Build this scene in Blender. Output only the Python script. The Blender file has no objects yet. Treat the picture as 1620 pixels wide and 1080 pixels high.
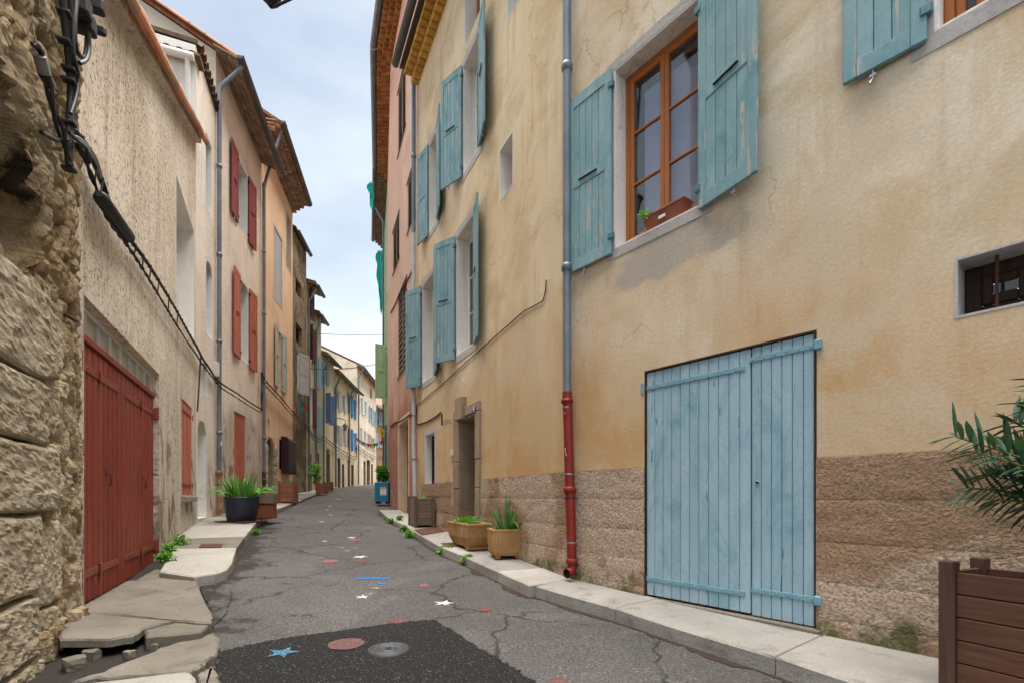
import bpy, math, random
import numpy as np
from mathutils import Vector, Matrix, noise
R = math.radians
C = bpy.context.scene.collection
SC = bpy.context.scene
rnd = random.Random(7)

# ------------------------------------------------------------------ camera, sky, sun, exposure
E = 1.30                 # eye height above the road datum (metres)
F, CX, HY = 765.0, 810.0, 785.0   # focal length, centre column and horizon row measured on the 1620 px photograph
cam = bpy.data.cameras.new('camera'); camo = bpy.data.objects.new('camera', cam); C.objects.link(camo)
cam.sensor_width = 36; cam.lens = 36 * F / 1620; cam.shift_y = (HY - 540) / 1620
cam.clip_start = 0.05; cam.clip_end = 2000
camo.location = (0, 0, E); camo.rotation_euler = (R(90), 0, 0); SC.camera = camo

SUN_EL, SUN_AZ = 83.0, 50.0      # azimuth from +Y, negative = to the left
world = bpy.data.worlds.new('World'); SC.world = world; world.use_nodes = True
wn = world.node_tree; wn.nodes.clear()
wo = wn.nodes.new('ShaderNodeOutputWorld'); bg = wn.nodes.new('ShaderNodeBackground')
sky = wn.nodes.new('ShaderNodeTexSky'); sky.sky_type = 'NISHITA'; sky.sun_disc = False
sky.sun_elevation = R(SUN_EL); sky.sun_rotation = R(SUN_AZ); sky.air_density = 1.0; sky.dust_density = 2.0; sky.ozone_density = 1.0
tc = wn.nodes.new('ShaderNodeTexCoord'); mp = wn.nodes.new('ShaderNodeMapping'); mp.inputs['Scale'].default_value = (1.0, 1.0, 2.2)
wn.links.new(tc.outputs['Generated'], mp.inputs['Vector'])
cn = wn.nodes.new('ShaderNodeTexNoise'); cn.inputs['Scale'].default_value = 2.1; cn.inputs['Detail'].default_value = 7; cn.inputs['Roughness'].default_value = 0.52
wn.links.new(mp.outputs['Vector'], cn.inputs['Vector'])
cr = wn.nodes.new('ShaderNodeValToRGB'); cr.color_ramp.elements[0].position = 0.30; cr.color_ramp.elements[1].position = 0.72
cr.color_ramp.elements[0].color = (0.10, 0.10, 0.10, 1); cr.color_ramp.elements[1].color = (0.62, 0.62, 0.62, 1)
wn.links.new(cn.outputs['Fac'], cr.inputs['Fac'])
sx = wn.nodes.new('ShaderNodeSeparateXYZ'); wn.links.new(tc.outputs['Generated'], sx.inputs['Vector'])
hz = wn.nodes.new('ShaderNodeMapRange'); hz.inputs['From Min'].default_value = 0.12; hz.inputs['From Max'].default_value = 0.62
hz.inputs['To Min'].default_value = 0.75; hz.inputs['To Max'].default_value = 0.0
wn.links.new(sx.outputs['Z'], hz.inputs['Value'])
ad = wn.nodes.new('ShaderNodeMath'); ad.operation = 'ADD'; ad.use_clamp = True
wn.links.new(cr.outputs['Color'], ad.inputs[0]); wn.links.new(hz.outputs['Result'], ad.inputs[1])
cm = wn.nodes.new('ShaderNodeMixRGB'); cm.inputs['Color2'].default_value = (6.7, 7.3, 7.4, 1)   # thin white cloud, in the sky's own units
wn.links.new(ad.outputs[0], cm.inputs['Fac']); wn.links.new(sky.outputs['Color'], cm.inputs['Color1'])
wn.links.new(cm.outputs['Color'], bg.inputs['Color']); bg.inputs['Strength'].default_value = 0.05
wn.links.new(bg.outputs['Background'], wo.inputs['Surface'])
sl = bpy.data.lights.new('sun', 'SUN'); sl.energy = 4.3; sl.angle = R(64); sl.color = (1.0, 0.96, 0.90)
slo = bpy.data.objects.new('sun', sl); C.objects.link(slo)
az, el = R(SUN_AZ), R(SUN_EL)
Ldir = Vector((math.sin(az) * math.cos(el), math.cos(az) * math.cos(el), math.sin(el)))
slo.rotation_euler = (-Ldir).to_track_quat('-Z', 'Y').to_euler()
SC.view_settings.view_transform = 'Standard'; SC.view_settings.look = 'None'
SC.view_settings.exposure = 1.78; SC.view_settings.gamma = 1.0; SC.view_settings.use_curve_mapping = False
SC.cycles.use_denoising = True; SC.cycles.max_bounces = 8; SC.cycles.diffuse_bounces = 4; SC.cycles.use_adaptive_sampling = True; SC.cycles.adaptive_threshold = 0.02

# ------------------------------------------------------------------ node helpers
def lin(h, k=1.0):
    if isinstance(h, str):
        h = h.lstrip('#'); c = [int(h[i:i+2], 16) / 255 for i in (0, 2, 4)]
    else: c = [x / 255 for x in h]
    return tuple(min(1, k * (x / 12.92 if x <= .04045 else ((x + .055) / 1.055) ** 2.4)) for x in c) + (1,)

class NT:
    def __init__(s, name):
        s.m = bpy.data.materials.new(name); s.m.use_nodes = True
        s.t = s.m.node_tree; s.t.nodes.clear()
        s.out = s.t.nodes.new('ShaderNodeOutputMaterial'); s.b = s.t.nodes.new('ShaderNodeBsdfPrincipled')
        s.t.links.new(s.b.outputs[0], s.out.inputs[0]); s._c = None
    def N(s, t): return s.t.nodes.new(t)
    def L(s, a, b):
        if hasattr(a, 'is_output') or hasattr(a, 'node'): s.t.links.new(a, b)
        else: b.default_value = a
    def coords(s, rand=False):
        if s._c is None:
            tc = s.N('ShaderNodeTexCoord'); s._c = tc.outputs['Object']
            if rand:
                oi = s.N('ShaderNodeObjectInfo'); m = s.N('ShaderNodeVectorMath'); m.operation = 'MULTIPLY_ADD'
                cx = s.N('ShaderNodeCombineXYZ')
                for i in range(3): s.L(oi.outputs['Random'], cx.inputs[i])
                s.L(cx.outputs[0], m.inputs[0]); m.inputs[1].default_value = (37.1, 91.7, 53.3); s.L(s._c, m.inputs[2])
                s._c = m.outputs[0]; s.rand = oi.outputs['Random']
        return s._c
    def scale(s, v, k):
        m = s.N('ShaderNodeVectorMath'); m.operation = 'MULTIPLY'; s.L(v, m.inputs[0]); m.inputs[1].default_value = k; return m.outputs[0]
    def noise(s, v, sc, det=6, ro=.55, dist=0):
        n = s.N('ShaderNodeTexNoise'); s.L(v, n.inputs['Vector']); n.inputs['Scale'].default_value = sc
        n.inputs['Detail'].default_value = det; n.inputs['Roughness'].default_value = ro; n.inputs['Distortion'].default_value = dist
        return n.outputs['Fac']
    def vor(s, v, sc, feat='F1', rnd_=1.0):
        n = s.N('ShaderNodeTexVoronoi'); s.L(v, n.inputs['Vector']); n.feature = feat; n.inputs['Scale'].default_value = sc
        n.inputs['Randomness'].default_value = rnd_
        return n.outputs['Distance']
    def rng(s, f, a, b, c=0., d=1.):
        m = s.N('ShaderNodeMapRange'); s.L(f, m.inputs['Value']); m.inputs['From Min'].default_value = a; m.inputs['From Max'].default_value = b
        m.inputs['To Min'].default_value = c; m.inputs['To Max'].default_value = d; return m.outputs['Result']
    def math(s, op, a, b=0.):
        m = s.N('ShaderNodeMath'); m.operation = op; s.L(a, m.inputs[0]); s.L(b, m.inputs[1]); return m.outputs[0]
    def mix(s, f, a, b, mode='MIX'):
        m = s.N('ShaderNodeMixRGB'); m.blend_type = mode; s.L(f, m.inputs['Fac']); s.L(a, m.inputs['Color1']); s.L(b, m.inputs['Color2']); return m.outputs['Color']
    def sep(s, v):
        m = s.N('ShaderNodeSeparateXYZ'); s.L(v, m.inputs[0]); return m.outputs
    def bump(s, h, st=.5, dist=.02, prev=None):
        m = s.N('ShaderNodeBump'); s.L(h, m.inputs['Height']); m.inputs['Strength'].default_value = st; m.inputs['Distance'].default_value = dist
        if prev is not None: s.L(prev, m.inputs['Normal'])
        return m.outputs['Normal']
    def done(s, col, rough=.85, nrm=None, spec=.3, metal=0.):
        s.L(col, s.b.inputs['Base Color']); s.L(rough, s.b.inputs['Roughness']); s.b.inputs['Specular IOR Level'].default_value = spec
        s.b.inputs['Metallic'].default_value = metal
        if nrm is not None: s.L(nrm, s.b.inputs['Normal'])
        return s.m

def ds(c, k=.72, g=1.10):
    l = .3 * c[0] + .55 * c[1] + .15 * c[2]; return tuple(min(.9, (l + (x - l) * k) * g) for x in c[:3]) + (1,)
def plaster(name, c1, c2, c3, c4=None, bs=22., bd=.02, bst=.5, stain=(.52, .72), streak=(.55, .78), big=.45, low=None, pits=0., damp=None, patch=None, grey=None):
    """lime render: two washes in big blotches, rain streaks, patches, trowel relief. low=(colour, z, fade, amount) a second coat of paint below z"""
    c1, c2, c3 = ds(c1), ds(c2), ds(c3); c4 = ds(c4) if c4 else c3
    if low: low = (ds(low[0]),) + tuple(low[1:])
    t = NT(name); v = t.coords()
    b = t.noise(v, big, 4, .6); col = t.mix(t.rng(b, .36, .64), c1, c2)
    if low:
        z = t.sep(v)[2]; zz = t.math('ADD', z, t.rng(t.noise(t.scale(v, (1, 1, .5)), .9, 5, .6), .3, .7, -1.1, 1.1))
        col = t.mix(t.rng(zz, low[1] - low[2], low[1] + low[2], low[3], 0.), col, low[0])
    st = t.noise(t.scale(v, (2.6, 2.6, .28)), 1.5, 5, .62); col = t.mix(t.rng(st, streak[0], streak[1], 0, .68), col, c3)
    if damp:   # patches of newer pale mortar and old water stains low on the wall
        zd = t.rng(t.sep(v)[2], damp - .9, damp + .9, 1, 0); pn = t.noise(t.scale(v, (1.7, 1.7, .75)), 1.3, 5, .66, .7)
        col = t.mix(t.math('MULTIPLY', zd, t.rng(pn, .53, .58, 0, .40)), col, lin('#cfc8bc')); col = t.mix(t.math('MULTIPLY', zd, t.rng(pn, .40, .47, .8, 0)), col, lin('#6d5a48'))
    p = t.noise(v, 1.15, 5, .64, .5); col = t.mix(t.rng(p, stain[0], stain[1], 0, .8), col, c4 or c3)
    if grey: col = t.mix(t.rng(t.noise(v, .8, 5, .62, .9), .54, .64, 0, .55), col, grey)
    if patch:   # smear of grey mortar with ragged edges
        sx = t.sep(v); dx = t.math('DIVIDE', t.math('SUBTRACT', sx[0], patch[0]), patch[2]); dz = t.math('DIVIDE', t.math('SUBTRACT', sx[2], patch[1]), patch[3])
        rr = t.math('ADD', t.math('ADD', t.math('MULTIPLY', dx, dx), t.math('MULTIPLY', dz, dz)), t.rng(t.noise(v, 2.6, 6, .66), .25, .75, -.75, .75))
        col = t.mix(t.rng(rr, .55, 1.0, .8, 0), col, lin('#a9a29c'))
    cw = t.N('ShaderNodeVectorMath'); cw.operation = 'MULTIPLY_ADD'; cz = t.N('ShaderNodeTexNoise'); t.L(v, cz.inputs['Vector']); cz.inputs['Scale'].default_value = 2.0; cz.inputs['Detail'].default_value = 4
    t.L(cz.outputs['Color'], cw.inputs[0]); cw.inputs[1].default_value = (.9, .9, .9); t.L(v, cw.inputs[2])
    hc = t.math('MULTIPLY', t.rng(t.vor(cw.outputs[0], .55, 'DISTANCE_TO_EDGE'), .002, .008, 1, 0), t.rng(b, .50, .56)); col = t.mix(t.math('MULTIPLY', hc, .28), col, tuple(x * .35 for x in c3[:3]) + (1,))
    f = t.noise(v, 38, 3, .7); col = t.mix(t.rng(f, .3, .72, .0, .30), col, (c3[0] * .6, c3[1] * .6, c3[2] * .6, 1))
    if pits:
        w = t.noise(t.scale(v, (1.0, 1.0, .8)), bs * .95, 4, .62, .4); pm = t.rng(w, .56, .68, 0, 1)
        col = t.mix(t.math('MULTIPLY', pm, pits), col, (c3[0] * .42, c3[1] * .38, c3[2] * .34, 1))
        hgt = t.math('SUBTRACT', t.noise(v, bs, 5, .66), t.math('MULTIPLY', pm, .5))
    else: hgt = t.math('ADD', t.noise(v, bs, 5, .66), t.math('MULTIPLY', p, .8))
    hgt = t.math('MULTIPLY', hgt, t.rng(b, .35, .65, .35, 1.2)); nr = t.bump(hgt, bst, bd)
    return t.done(col, .92, nr, .15)

def crepi(name, c1, c2, c3, sc=34., bd=.03, moss=None):
    t = NT(name); v = t.coords()
    big = t.noise(v, .75, 3, .5, .8); col = t.mix(t.rng(big, .47, .53), c1, c2)
    f = t.noise(v, sc, 4, .66); col = t.mix(t.rng(f, .34, .62, .75, 0), col, c3)
    if moss:
        z = t.math('ADD', t.sep(v)[2], t.rng(t.noise(v, 3.5, 6, .65), .3, .7, -.35, .35))
        col = t.mix(t.rng(z, moss - .14, moss + .14, .8, 0), col, lin('#3f4a22'))
    h = t.math('ADD', t.noise(v, sc * .55, 4, .6, .7), t.math('MULTIPLY', f, .6))
    return t.done(col, .95, t.bump(h, .9, bd), .1)

def painted_wood(name, c1, c2, bare, wear=.62, rough=.62, axis='z', bst=.35, smear=None):
    t = NT(name); v = t.coords(True); geo = t.N('ShaderNodeNewGeometry'); v0 = geo.outputs['Position']
    k = {'z': (9, 9, .55), 'x': (.55, 9, 9)}[axis]
    g = t.noise(t.scale(v, k), 2.2, 5, .65, .4); col = t.mix(t.rng(t.noise(v, 1.6, 5, .6), .35, .65), c1, c2)
    col = t.mix(t.rng(g, .30, .70, .25, .0), col, (c1[0] * .5, c1[1] * .5, c1[2] * .5, 1))
    if smear: col = t.mix(t.rng(t.noise(t.scale(v0, (1.6, 1.6, .7)), 2.2, 5, .66, .8), .50, .66, 0, .75), col, smear)
    col = t.mix(t.rng(t.rand, 0, 1, 0, .22), col, tuple(min(.9, x * 1.35 + .03) for x in c1[:3]) + (1,)); col = t.mix(t.rng(t.noise(v, 40, 3, .7), .55, .7, 0, .4), col, tuple(x * .45 for x in c1[:3]) + (1,))
    w = t.math('MULTIPLY', g, t.rng(t.noise(v, 3.1, 6, .7), .2, .8, .75, 1.25))
    wm = t.rng(w, wear, wear + .05); col = t.mix(wm, col, bare)
    hh = t.math('SUBTRACT', g, t.math('MULTIPLY', wm, .35))
    return t.done(col, rough, t.bump(hh, bst, .008), .3)

def raw_wood(name, c1, c2, axis='x', rough=.75):
    t = NT(name); v = t.coords(True); k = {'z': (11, 11, .7), 'x': (.7, 11, 11)}[axis]
    g = t.noise(t.scale(v, k), 1.8, 9, .68, .9); col = t.mix(t.rng(g, .32, .68), c1, c2)
    col = t.mix(t.rng(t.rand, 0, 1, 0, .35), col, (c1[0] * .6, c1[1] * .6, c1[2] * .65, 1))
    kn = t.vor(t.scale(v, {'x': (1, 3.2, 3.2), 'z': (3.2, 3.2, 1)}[axis]), 2.3); col = t.mix(t.rng(kn, .05, .11, .8, 0), col, (c1[0] * .3, c1[1] * .25, c1[2] * .25, 1))
    return t.done(col, rough, t.bump(g, .4, .006), .25)

def simple(name, c1, c2=None, rough=.6, metal=0., sc=6., bst=.15, spec=.4, rust=None, rand=True):
    t = NT(name); v = t.coords(rand); n = t.noise(v, sc, 6, .62)
    col = t.mix(t.rng(n, .3, .7), c1, c2 or tuple(x * .72 for x in c1[:3]) + (1,))
    if rust: col = t.mix(t.rng(t.noise(v, sc * .6, 7, .66), rust[1], rust[1] + .08), col, rust[0])
    return t.done(col, rough, t.bump(t.noise(v, sc * 7, 5, .6), bst, .006), spec, metal)

def tilemat(name, c1, c2, c3):
    t = NT(name); v = t.coords(True); col = t.mix(t.rand, c1, c2); col = t.mix(t.rng(t.math('FRACT', t.math('MULTIPLY', t.rand, 7.31)), .55, .75, 0, .7), col, c3)
    col = t.mix(t.rng(t.noise(v, 7, 6, .7), .48, .66), col, c3)
    return t.done(col, .85, t.bump(t.noise(v, 45, 5, .6), .4, .008), .15)

def leafmat(name, c1, c2, trans=.25):
    t = NT(name); v = t.coords(True); col = t.mix(t.rng(t.noise(v, 9, 3), .3, .7), c1, c2)
    col = t.mix(t.rng(t.noise(t.scale(v, (60, 60, 1)), 1.0, 2), .35, .65, 0, .35), col, tuple(x * 1.5 for x in c2[:3]) + (1,))
    t.done(col, .45, None, .4)
    tr = t.N('ShaderNodeBsdfTranslucent'); t.L(t.mix(.35, col, (.30, .42, .05, 1)), tr.inputs['Color'])
    ms = t.N('ShaderNodeMixShader'); ms.inputs[0].default_value = trans
    t.L(t.b.outputs[0], ms.inputs[1]); t.L(tr.outputs[0], ms.inputs[2]); t.L(ms.outputs[0], t.out.inputs[0])
    return t.m

# ------------------------------------------------------------------ mesh helpers
class MB:
    def __init__(s): s.v = []; s.f = []; s.sm = []
    def add(s, vs, fs, smooth=False):
        o = len(s.v); s.v += [tuple(p) for p in vs]; s.f += [tuple(i + o for i in f) for f in fs]; s.sm += [smooth] * len(fs); return s
    def box(s, x0, x1, y0, y1, z0, z1):
        if x0 > x1: x0, x1 = x1, x0
        if y0 > y1: y0, y1 = y1, y0
        if z0 > z1: z0, z1 = z1, z0
        v = [(x, y, z) for z in (z0, z1) for y in (y0, y1) for x in (x0, x1)]
        return s.add(v, [(0, 2, 3, 1), (4, 5, 7, 6), (0, 1, 5, 4), (2, 6, 7, 3), (0, 4, 6, 2), (1, 3, 7, 5)])
    def bev(s, x0, x1, y0, y1, z0, z1, b=.006):
        if x0 > x1: x0, x1 = x1, x0
        if y0 > y1: y0, y1 = y1, y0
        if z0 > z1: z0, z1 = z1, z0
        b = min(b, (x1 - x0) * .45, (y1 - y0) * .45, (z1 - z0) * .45)
        X, Y, Z = (x0, x1), (y0, y1), (z0, z1); v = []; ix = {}
        for i in (0, 1):
            for j in (0, 1):
                for k in (0, 1):
                    for ax in range(3):
                        p = [X[i], Y[j], Z[k]]; sg = (1 if i == 0 else -1, 1 if j == 0 else -1, 1 if k == 0 else -1)
                        for q in range(3):
                            if q != ax: p[q] += sg[q] * b
                        ix[(i, j, k, ax)] = len(v); v.append(p)
        f = []
        def I(i, j, k, ax): return ix[(i, j, k, ax)]
        for i in (0, 1):
            q = [I(i, 0, 0, 0), I(i, 1, 0, 0), I(i, 1, 1, 0), I(i, 0, 1, 0)]; f.append(q if i else q[::-1])
            q = [I(0, i, 0, 1), I(1, i, 0, 1), I(1, i, 1, 1), I(0, i, 1, 1)]; f.append(q[::-1] if i else q)
            q = [I(0, 0, i, 2), I(1, 0, i, 2), I(1, 1, i, 2), I(0, 1, i, 2)]; f.append(q if i else q[::-1])
        for i in (0, 1):
            for j in (0, 1):
                fl = (i == j)
                q = [I(i, j, 0, 0), I(i, j, 0, 1), I(i, j, 1, 1), I(i, j, 1, 0)]; f.append(q if fl else q[::-1])
                q = [I(0, i, j, 1), I(0, i, j, 2), I(1, i, j, 2), I(1, i, j, 1)]; f.append(q if fl else q[::-1])
                q = [I(i, 0, j, 2), I(i, 0, j, 0), I(i, 1, j, 0), I(i, 1, j, 2)]; f.append(q if fl else q[::-1])
                for k in (0, 1):
                    t = [I(i, j, k, 0), I(i, j, k, 1), I(i, j, k, 2)]; f.append(t if (i + j + k) % 2 else t[::-1])
        return s.add(v, f)
    def tube(s, pts, r, n=10, cap=True, smooth=True):
        pts = [Vector(p) for p in pts]; rs = r if isinstance(r, (list, tuple)) else [r] * len(pts)
        T = []
        for i in range(len(pts)):
            a = pts[max(0, i - 1)]; b = pts[min(len(pts) - 1, i + 1)]; T.append((b - a).normalized())
        u = T[0].orthogonal().normalized(); vs = []
        for i, p in enumerate(pts):
            u = (u - T[i] * u.dot(T[i])).normalized(); w = T[i].cross(u)
            for k in range(n):
                a = 2 * math.pi * k / n; vs.append(p + (u * math.cos(a) + w * math.sin(a)) * rs[i])
        fs = []
        for i in range(len(pts) - 1):
            for k in range(n): fs.append((i * n + k, i * n + (k + 1) % n, (i + 1) * n + (k + 1) % n, (i + 1) * n + k))
        s.add(vs, fs, smooth)
        if cap: s.add(vs[:n], [tuple(range(n))[::-1]]); s.add(vs[-n:], [tuple(range(n))])
        return s
    def lathe(s, prof, n=24, c=(0, 0, 0), smooth=True):
        vs = []; fs = []
        for r, z in prof:
            for k in range(n):
                a = 2 * math.pi * k / n; vs.append((c[0] + r * math.cos(a), c[1] + r * math.sin(a), c[2] + z))
        for i in range(len(prof) - 1):
            for k in range(n): fs.append((i * n + k, i * n + (k + 1) % n, (i + 1) * n + (k + 1) % n, (i + 1) * n + k))
        return s.add(vs, fs, smooth)
    def prism(s, poly, y0, y1):
        """polygon in x,z extruded along y"""
        n = len(poly); vs = [(x, y0, z) for x, z in poly] + [(x, y1, z) for x, z in poly]
        fs = [tuple(range(n)), tuple(range(n, 2 * n))[::-1]] + [(i, i + n, (i + 1) % n + n, (i + 1) % n) for i in range(n)]
        return s.add(vs, fs)
    def slab(s, poly, zt, th):
        """polygon in x,y with per-point or callable top height, extruded down"""
        n = len(poly); zf = (lambda i: zt(*poly[i])) if callable(zt) else ((lambda i: zt[i]) if isinstance(zt, (list, tuple)) else (lambda i: zt))
        ar = sum(poly[i][0] * poly[(i + 1) % n][1] - poly[(i + 1) % n][0] * poly[i][1] for i in range(n)); sg = 1 if ar > 0 else -1; top = []; ch = min(.014, th * .3)
        for i in range(n):
            a, b = Vector(poly[i - 1][:2]), Vector(poly[(i + 1) % n][:2]); d = (b - a); nn = Vector((-d.y, d.x)).normalized() * sg if d.length > 1e-6 else Vector((0, 0)); j = ch * (1 + .6 * math.sin(i * 12.9898)); top.append((poly[i][0] + nn.x * j, poly[i][1] + nn.y * j, zf(i)))
        vs = top + [(p[0], p[1], zf(i) - ch) for i, p in enumerate(poly)] + [(p[0], p[1], zf(i) - th) for i, p in enumerate(poly)]
        fs = [tuple(range(n)), tuple(range(2 * n, 3 * n))[::-1]] + [(i + o, i + n + o, (i + 1) % n + n + o, (i + 1) % n + o) for o in (0, n) for i in range(n)]
        return s.add(vs, fs)
    def grid(s, fn, nu, nv, smooth=True):
        vs = [fn(i / nu, j / nv) for j in range(nv + 1) for i in range(nu + 1)]
        fs = [(j * (nu + 1) + i, j * (nu + 1) + i + 1, (j + 1) * (nu + 1) + i + 1, (j + 1) * (nu + 1) + i) for j in range(nv) for i in range(nu)]
        return s.add(vs, fs, smooth)
    def mesh(s, name, mat):
        me = bpy.data.meshes.new(name); me.from_pydata(s.v, [], s.f); me.update()
        me.polygons.foreach_set('use_smooth', s.sm)
        if mat: me.materials.append(mat)
        return me
    def build(s, name, mat, parent=None, M=None, fix=True):
        me = s.mesh(name, mat)
        if fix:
            import bmesh
            bm = bmesh.new(); bm.from_mesh(me); bmesh.ops.recalc_face_normals(bm, faces=bm.faces); bm.to_mesh(me); bm.free()
        return put(name, me, parent, M)

WM = {}     # object name -> world matrix
def put(name, me, parent=None, M=None):
    o = bpy.data.objects.new(name, me); C.objects.link(o)
    M = M.copy() if M is not None else Matrix.Identity(4)
    if parent is not None:
        o.parent = parent; o.matrix_parent_inverse = WM[parent.name].inverted()
    o.matrix_basis = M; WM[o.name] = M
    return o
def root(name, M, label, cat, group=None, kind=None):
    o = put(name, None, None, M); return tag(o, label, cat, group, kind)
def tag(o, label=None, cat=None, group=None, kind=None):
    if label: o['label'] = label
    if cat: o['category'] = cat
    if group: o['group'] = group
    if kind: o['kind'] = kind
    return o
def T(x, y, z): return Matrix.Translation((x, y, z))
def RZ(a): return Matrix.Rotation(a, 4, 'Z')

# ------------------------------------------------------------------ the lie of the land
_u = np.linspace(-20, 140, 1601)
_g = np.interp(_u, [-20, 0, 3, 5, 8.5, 12, 14.5, 18, 22.4, 30, 42.5, 60, 140], [-1.3, -1.07, -1.05, -.98, -.80, -.55, -.43, -.22, .10, .58, 1.16, 1.7, 2.2])
_k = np.exp(-np.linspace(-2, 2, 25) ** 2); _k /= _k.sum(); _gs = np.convolve(np.pad(_g, 12, mode='edge'), _k, 'valid')
def gz(x, y): return E + float(np.interp(.92 * y - .4 * x, _u, _gs))      # top of the pavements
def road_z(x, y):
    k = .13 if y < 9 else max(.07, .13 - (y - 9) * .006)
    return gz(x, y) - k + .012 * noise.noise((x * .6, y * .6, 3))
def ray(px, py, Y): return Vector(((px - CX) / F * Y, Y, E + (HY - py) / F * Y))
def onground(px, py, fn=gz):
    lo, hi = 1.2, 60.
    f = lambda Y: (ray(px, py, Y).z - fn(ray(px, py, Y).x, Y))
    Y = lo
    while Y < hi:
        if f(Y) <= 0: break
        Y += .05
    a, b = Y - .05, Y
    for _ in range(20):
        m = (a + b) / 2
        if f(m) > 0: a = m
        else: b = m
    return ray(px, py, b)

class Wall:
    """vertical plane; local x along it, local y out to the street, local z = world z"""
    def __init__(s, p, q, side):
        p, q = Vector(p), Vector(q); s.o = p if side == 'R' else q; s.a = ((q - p) if side == 'R' else (p - q)).normalized()
        s.len = (q - p).length; s.n = Vector((-s.a.y, s.a.x))
        s.M = Matrix(((s.a.x, s.n.x, 0, s.o.x), (s.a.y, s.n.y, 0, s.o.y), (0, 0, 1, 0), (0, 0, 0, 1)))
    def s_(s, px, d=0.):
        k = (px - CX) / F; return (k * (s.o.y + s.n.y * d) - s.o.x - s.n.x * d) / (s.a.x - k * s.a.y)
    def z_(s, px, py, d=0.):
        Y = s.o.y + s.a.y * s.s_(px, d) + s.n.y * d; return E + (HY - py) / F * Y
    def P(s, t, d, z): return s.M @ Vector((t, d, z))
    def px(s, px, py, d=0.): return (s.s_(px, d), d, s.z_(px, py, d))
    def rect(s, xa, xb, yt, yb, ref=None):
        """opening from two columns and top/bottom rows read at column ref (default xa)"""
        r = xa if ref is None else ref
        a, b = sorted((s.s_(xa), s.s_(xb))); return (a, b, s.z_(r, yb), s.z_(r, yt))
    def gnd(s, t, d=0.): p = s.P(t, d, 0); return gz(p.x, p.y)

def txtmesh(cu):
    """outline lettering turned into plain mesh"""
    o = bpy.data.objects.new('lettering_source', cu); C.objects.link(o); bpy.context.view_layer.update()
    me = bpy.data.meshes.new_from_object(o.evaluated_get(bpy.context.evaluated_depsgraph_get())); bpy.data.objects.remove(o); return me

# ------------------------------------------------------------------ materials
M_ = {}
OC = dict(bs=42, bd=.010, bst=.32, low=(lin('#c4914a'), E + 1.6, 1.3, 1.0), stain=(.47, .62), grey=lin('#cdbfa8'))
M_['ochre'] = plaster('ochre_render', lin('#e2cda2'), lin('#d6bb88'), lin('#a9854f'), lin('#c6a66f'), **OC)
M_['ochreA'] = plaster('ochre_render_near', lin('#e2d2b8'), lin('#d8c4a4'), lin('#ac8a5a'), lin('#c6a874'), patch=(7.42, E + 2.40, .80, .26), **OC)
M_['ochre_plinth'] = crepi('roughcast_plinth', lin('#c2ac98'), lin('#a4866c'), lin('#736050'), 44, .03, moss=E - .96)
M_['pink'] = plaster('pink_render', lin('#dcb298'), lin('#d2a58b'), lin('#a87f6a'), lin('#c2967e'), bs=24, low=(lin('#a8654e'), E + 3.0, .9, 1.0))
M_['green_wall'] = plaster('green_render', lin('#a9b98a'), lin('#97a878'), lin('#76805c'))
M_['rake'] = plaster('rough_sand_render', lin('#e4d3ba'), lin('#d6c0a2'), lin('#a08466'), lin('#c4ae92'), bs=19, bd=.035, bst=.9, pits=.75, damp=E + 1.4, low=(lin('#bfb4a2'), E + 1.3, .8, .75), streak=(.52, .70))
M_['beige'] = plaster('beige_render', lin('#ecdfcc'), lin('#e0d0ba'), lin('#b09a82'), lin('#cfbda6'), bs=26, bd=.025, bst=.7, pits=.55, damp=E + .8)
M_['pale'] = plaster('pale_gable_render', lin('#cfc2b0'), lin('#bdae9a'), lin('#8f8273'), lin('#a59885'), bs=20)
M_['buff'] = plaster('buff_render', lin('#f0e0ca'), lin('#e6d2b8'), lin('#b0967a'), lin('#d0bca6'), bs=26, bd=.025, bst=.7, pits=.6, damp=E + 2.2, low=(lin('#b3a28c'), E + 1.9, .7, .8))
M_['orange'] = plaster('orange_render', lin('#eec798'), lin('#e4b884'), lin('#b48a5c'), lin('#d0ab80'), bs=30, bst=.6)
M_['tan'] = plaster('tan_render', lin('#e2c698'), lin('#d2b487'), lin('#9a7d5c'), lin('#b49878'))
M_['greytan'] = plaster('grey_tan_render', lin('#d6c3a8'), lin('#c5b092'), lin('#8e7b64'), lin('#a89478'))
M_['cream'] = plaster('cream_render', lin('#ebdfc6'), lin('#dfd0b2'), lin('#a18b6c'), lin('#b7a284'))
M_['sand'] = plaster('sand_render', lin('#e6d2b0'), lin('#dac39c'), lin('#a48a68'), lin('#bea684'))
M_['brownend'] = plaster('brown_render', lin('#b18f68'), lin('#9c7a56'), lin('#6a5039'), lin('#806348'))
M_['darkstone'] = crepi('dark_rubble', lin('#a3917a'), lin('#7d6b58'), lin('#44392d'), 9, .06)
M_['rubble'] = None
t = NT('old_limestone_rubble'); v = t.coords()
b = t.noise(t.scale(v, (1.5, 1.5, .55)), 1.6, 8, .66, .5); col = t.mix(t.rng(b, .40, .58), lin('#cdbb9f'), lin('#a08564'))
col = t.mix(t.rng(t.noise(v, 7, 8, .7), .42, .70, 0, .8), col, lin('#c9b48e')); col = t.mix(t.rng(t.noise(t.scale(v, (1.3, 1.3, .6)), 3.4, 6, .7, .8), .55, .63, 0, .85), col, lin('#6a5540'))
sx = t.sep(v); dx = t.math('DIVIDE', t.math('SUBTRACT', sx[0], 1.27), .40); dz = t.math('DIVIDE', t.math('SUBTRACT', sx[2], E + 1.95), .52)   # darkness of the deep hollow painted into the stone colour, ragged ellipse
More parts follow.
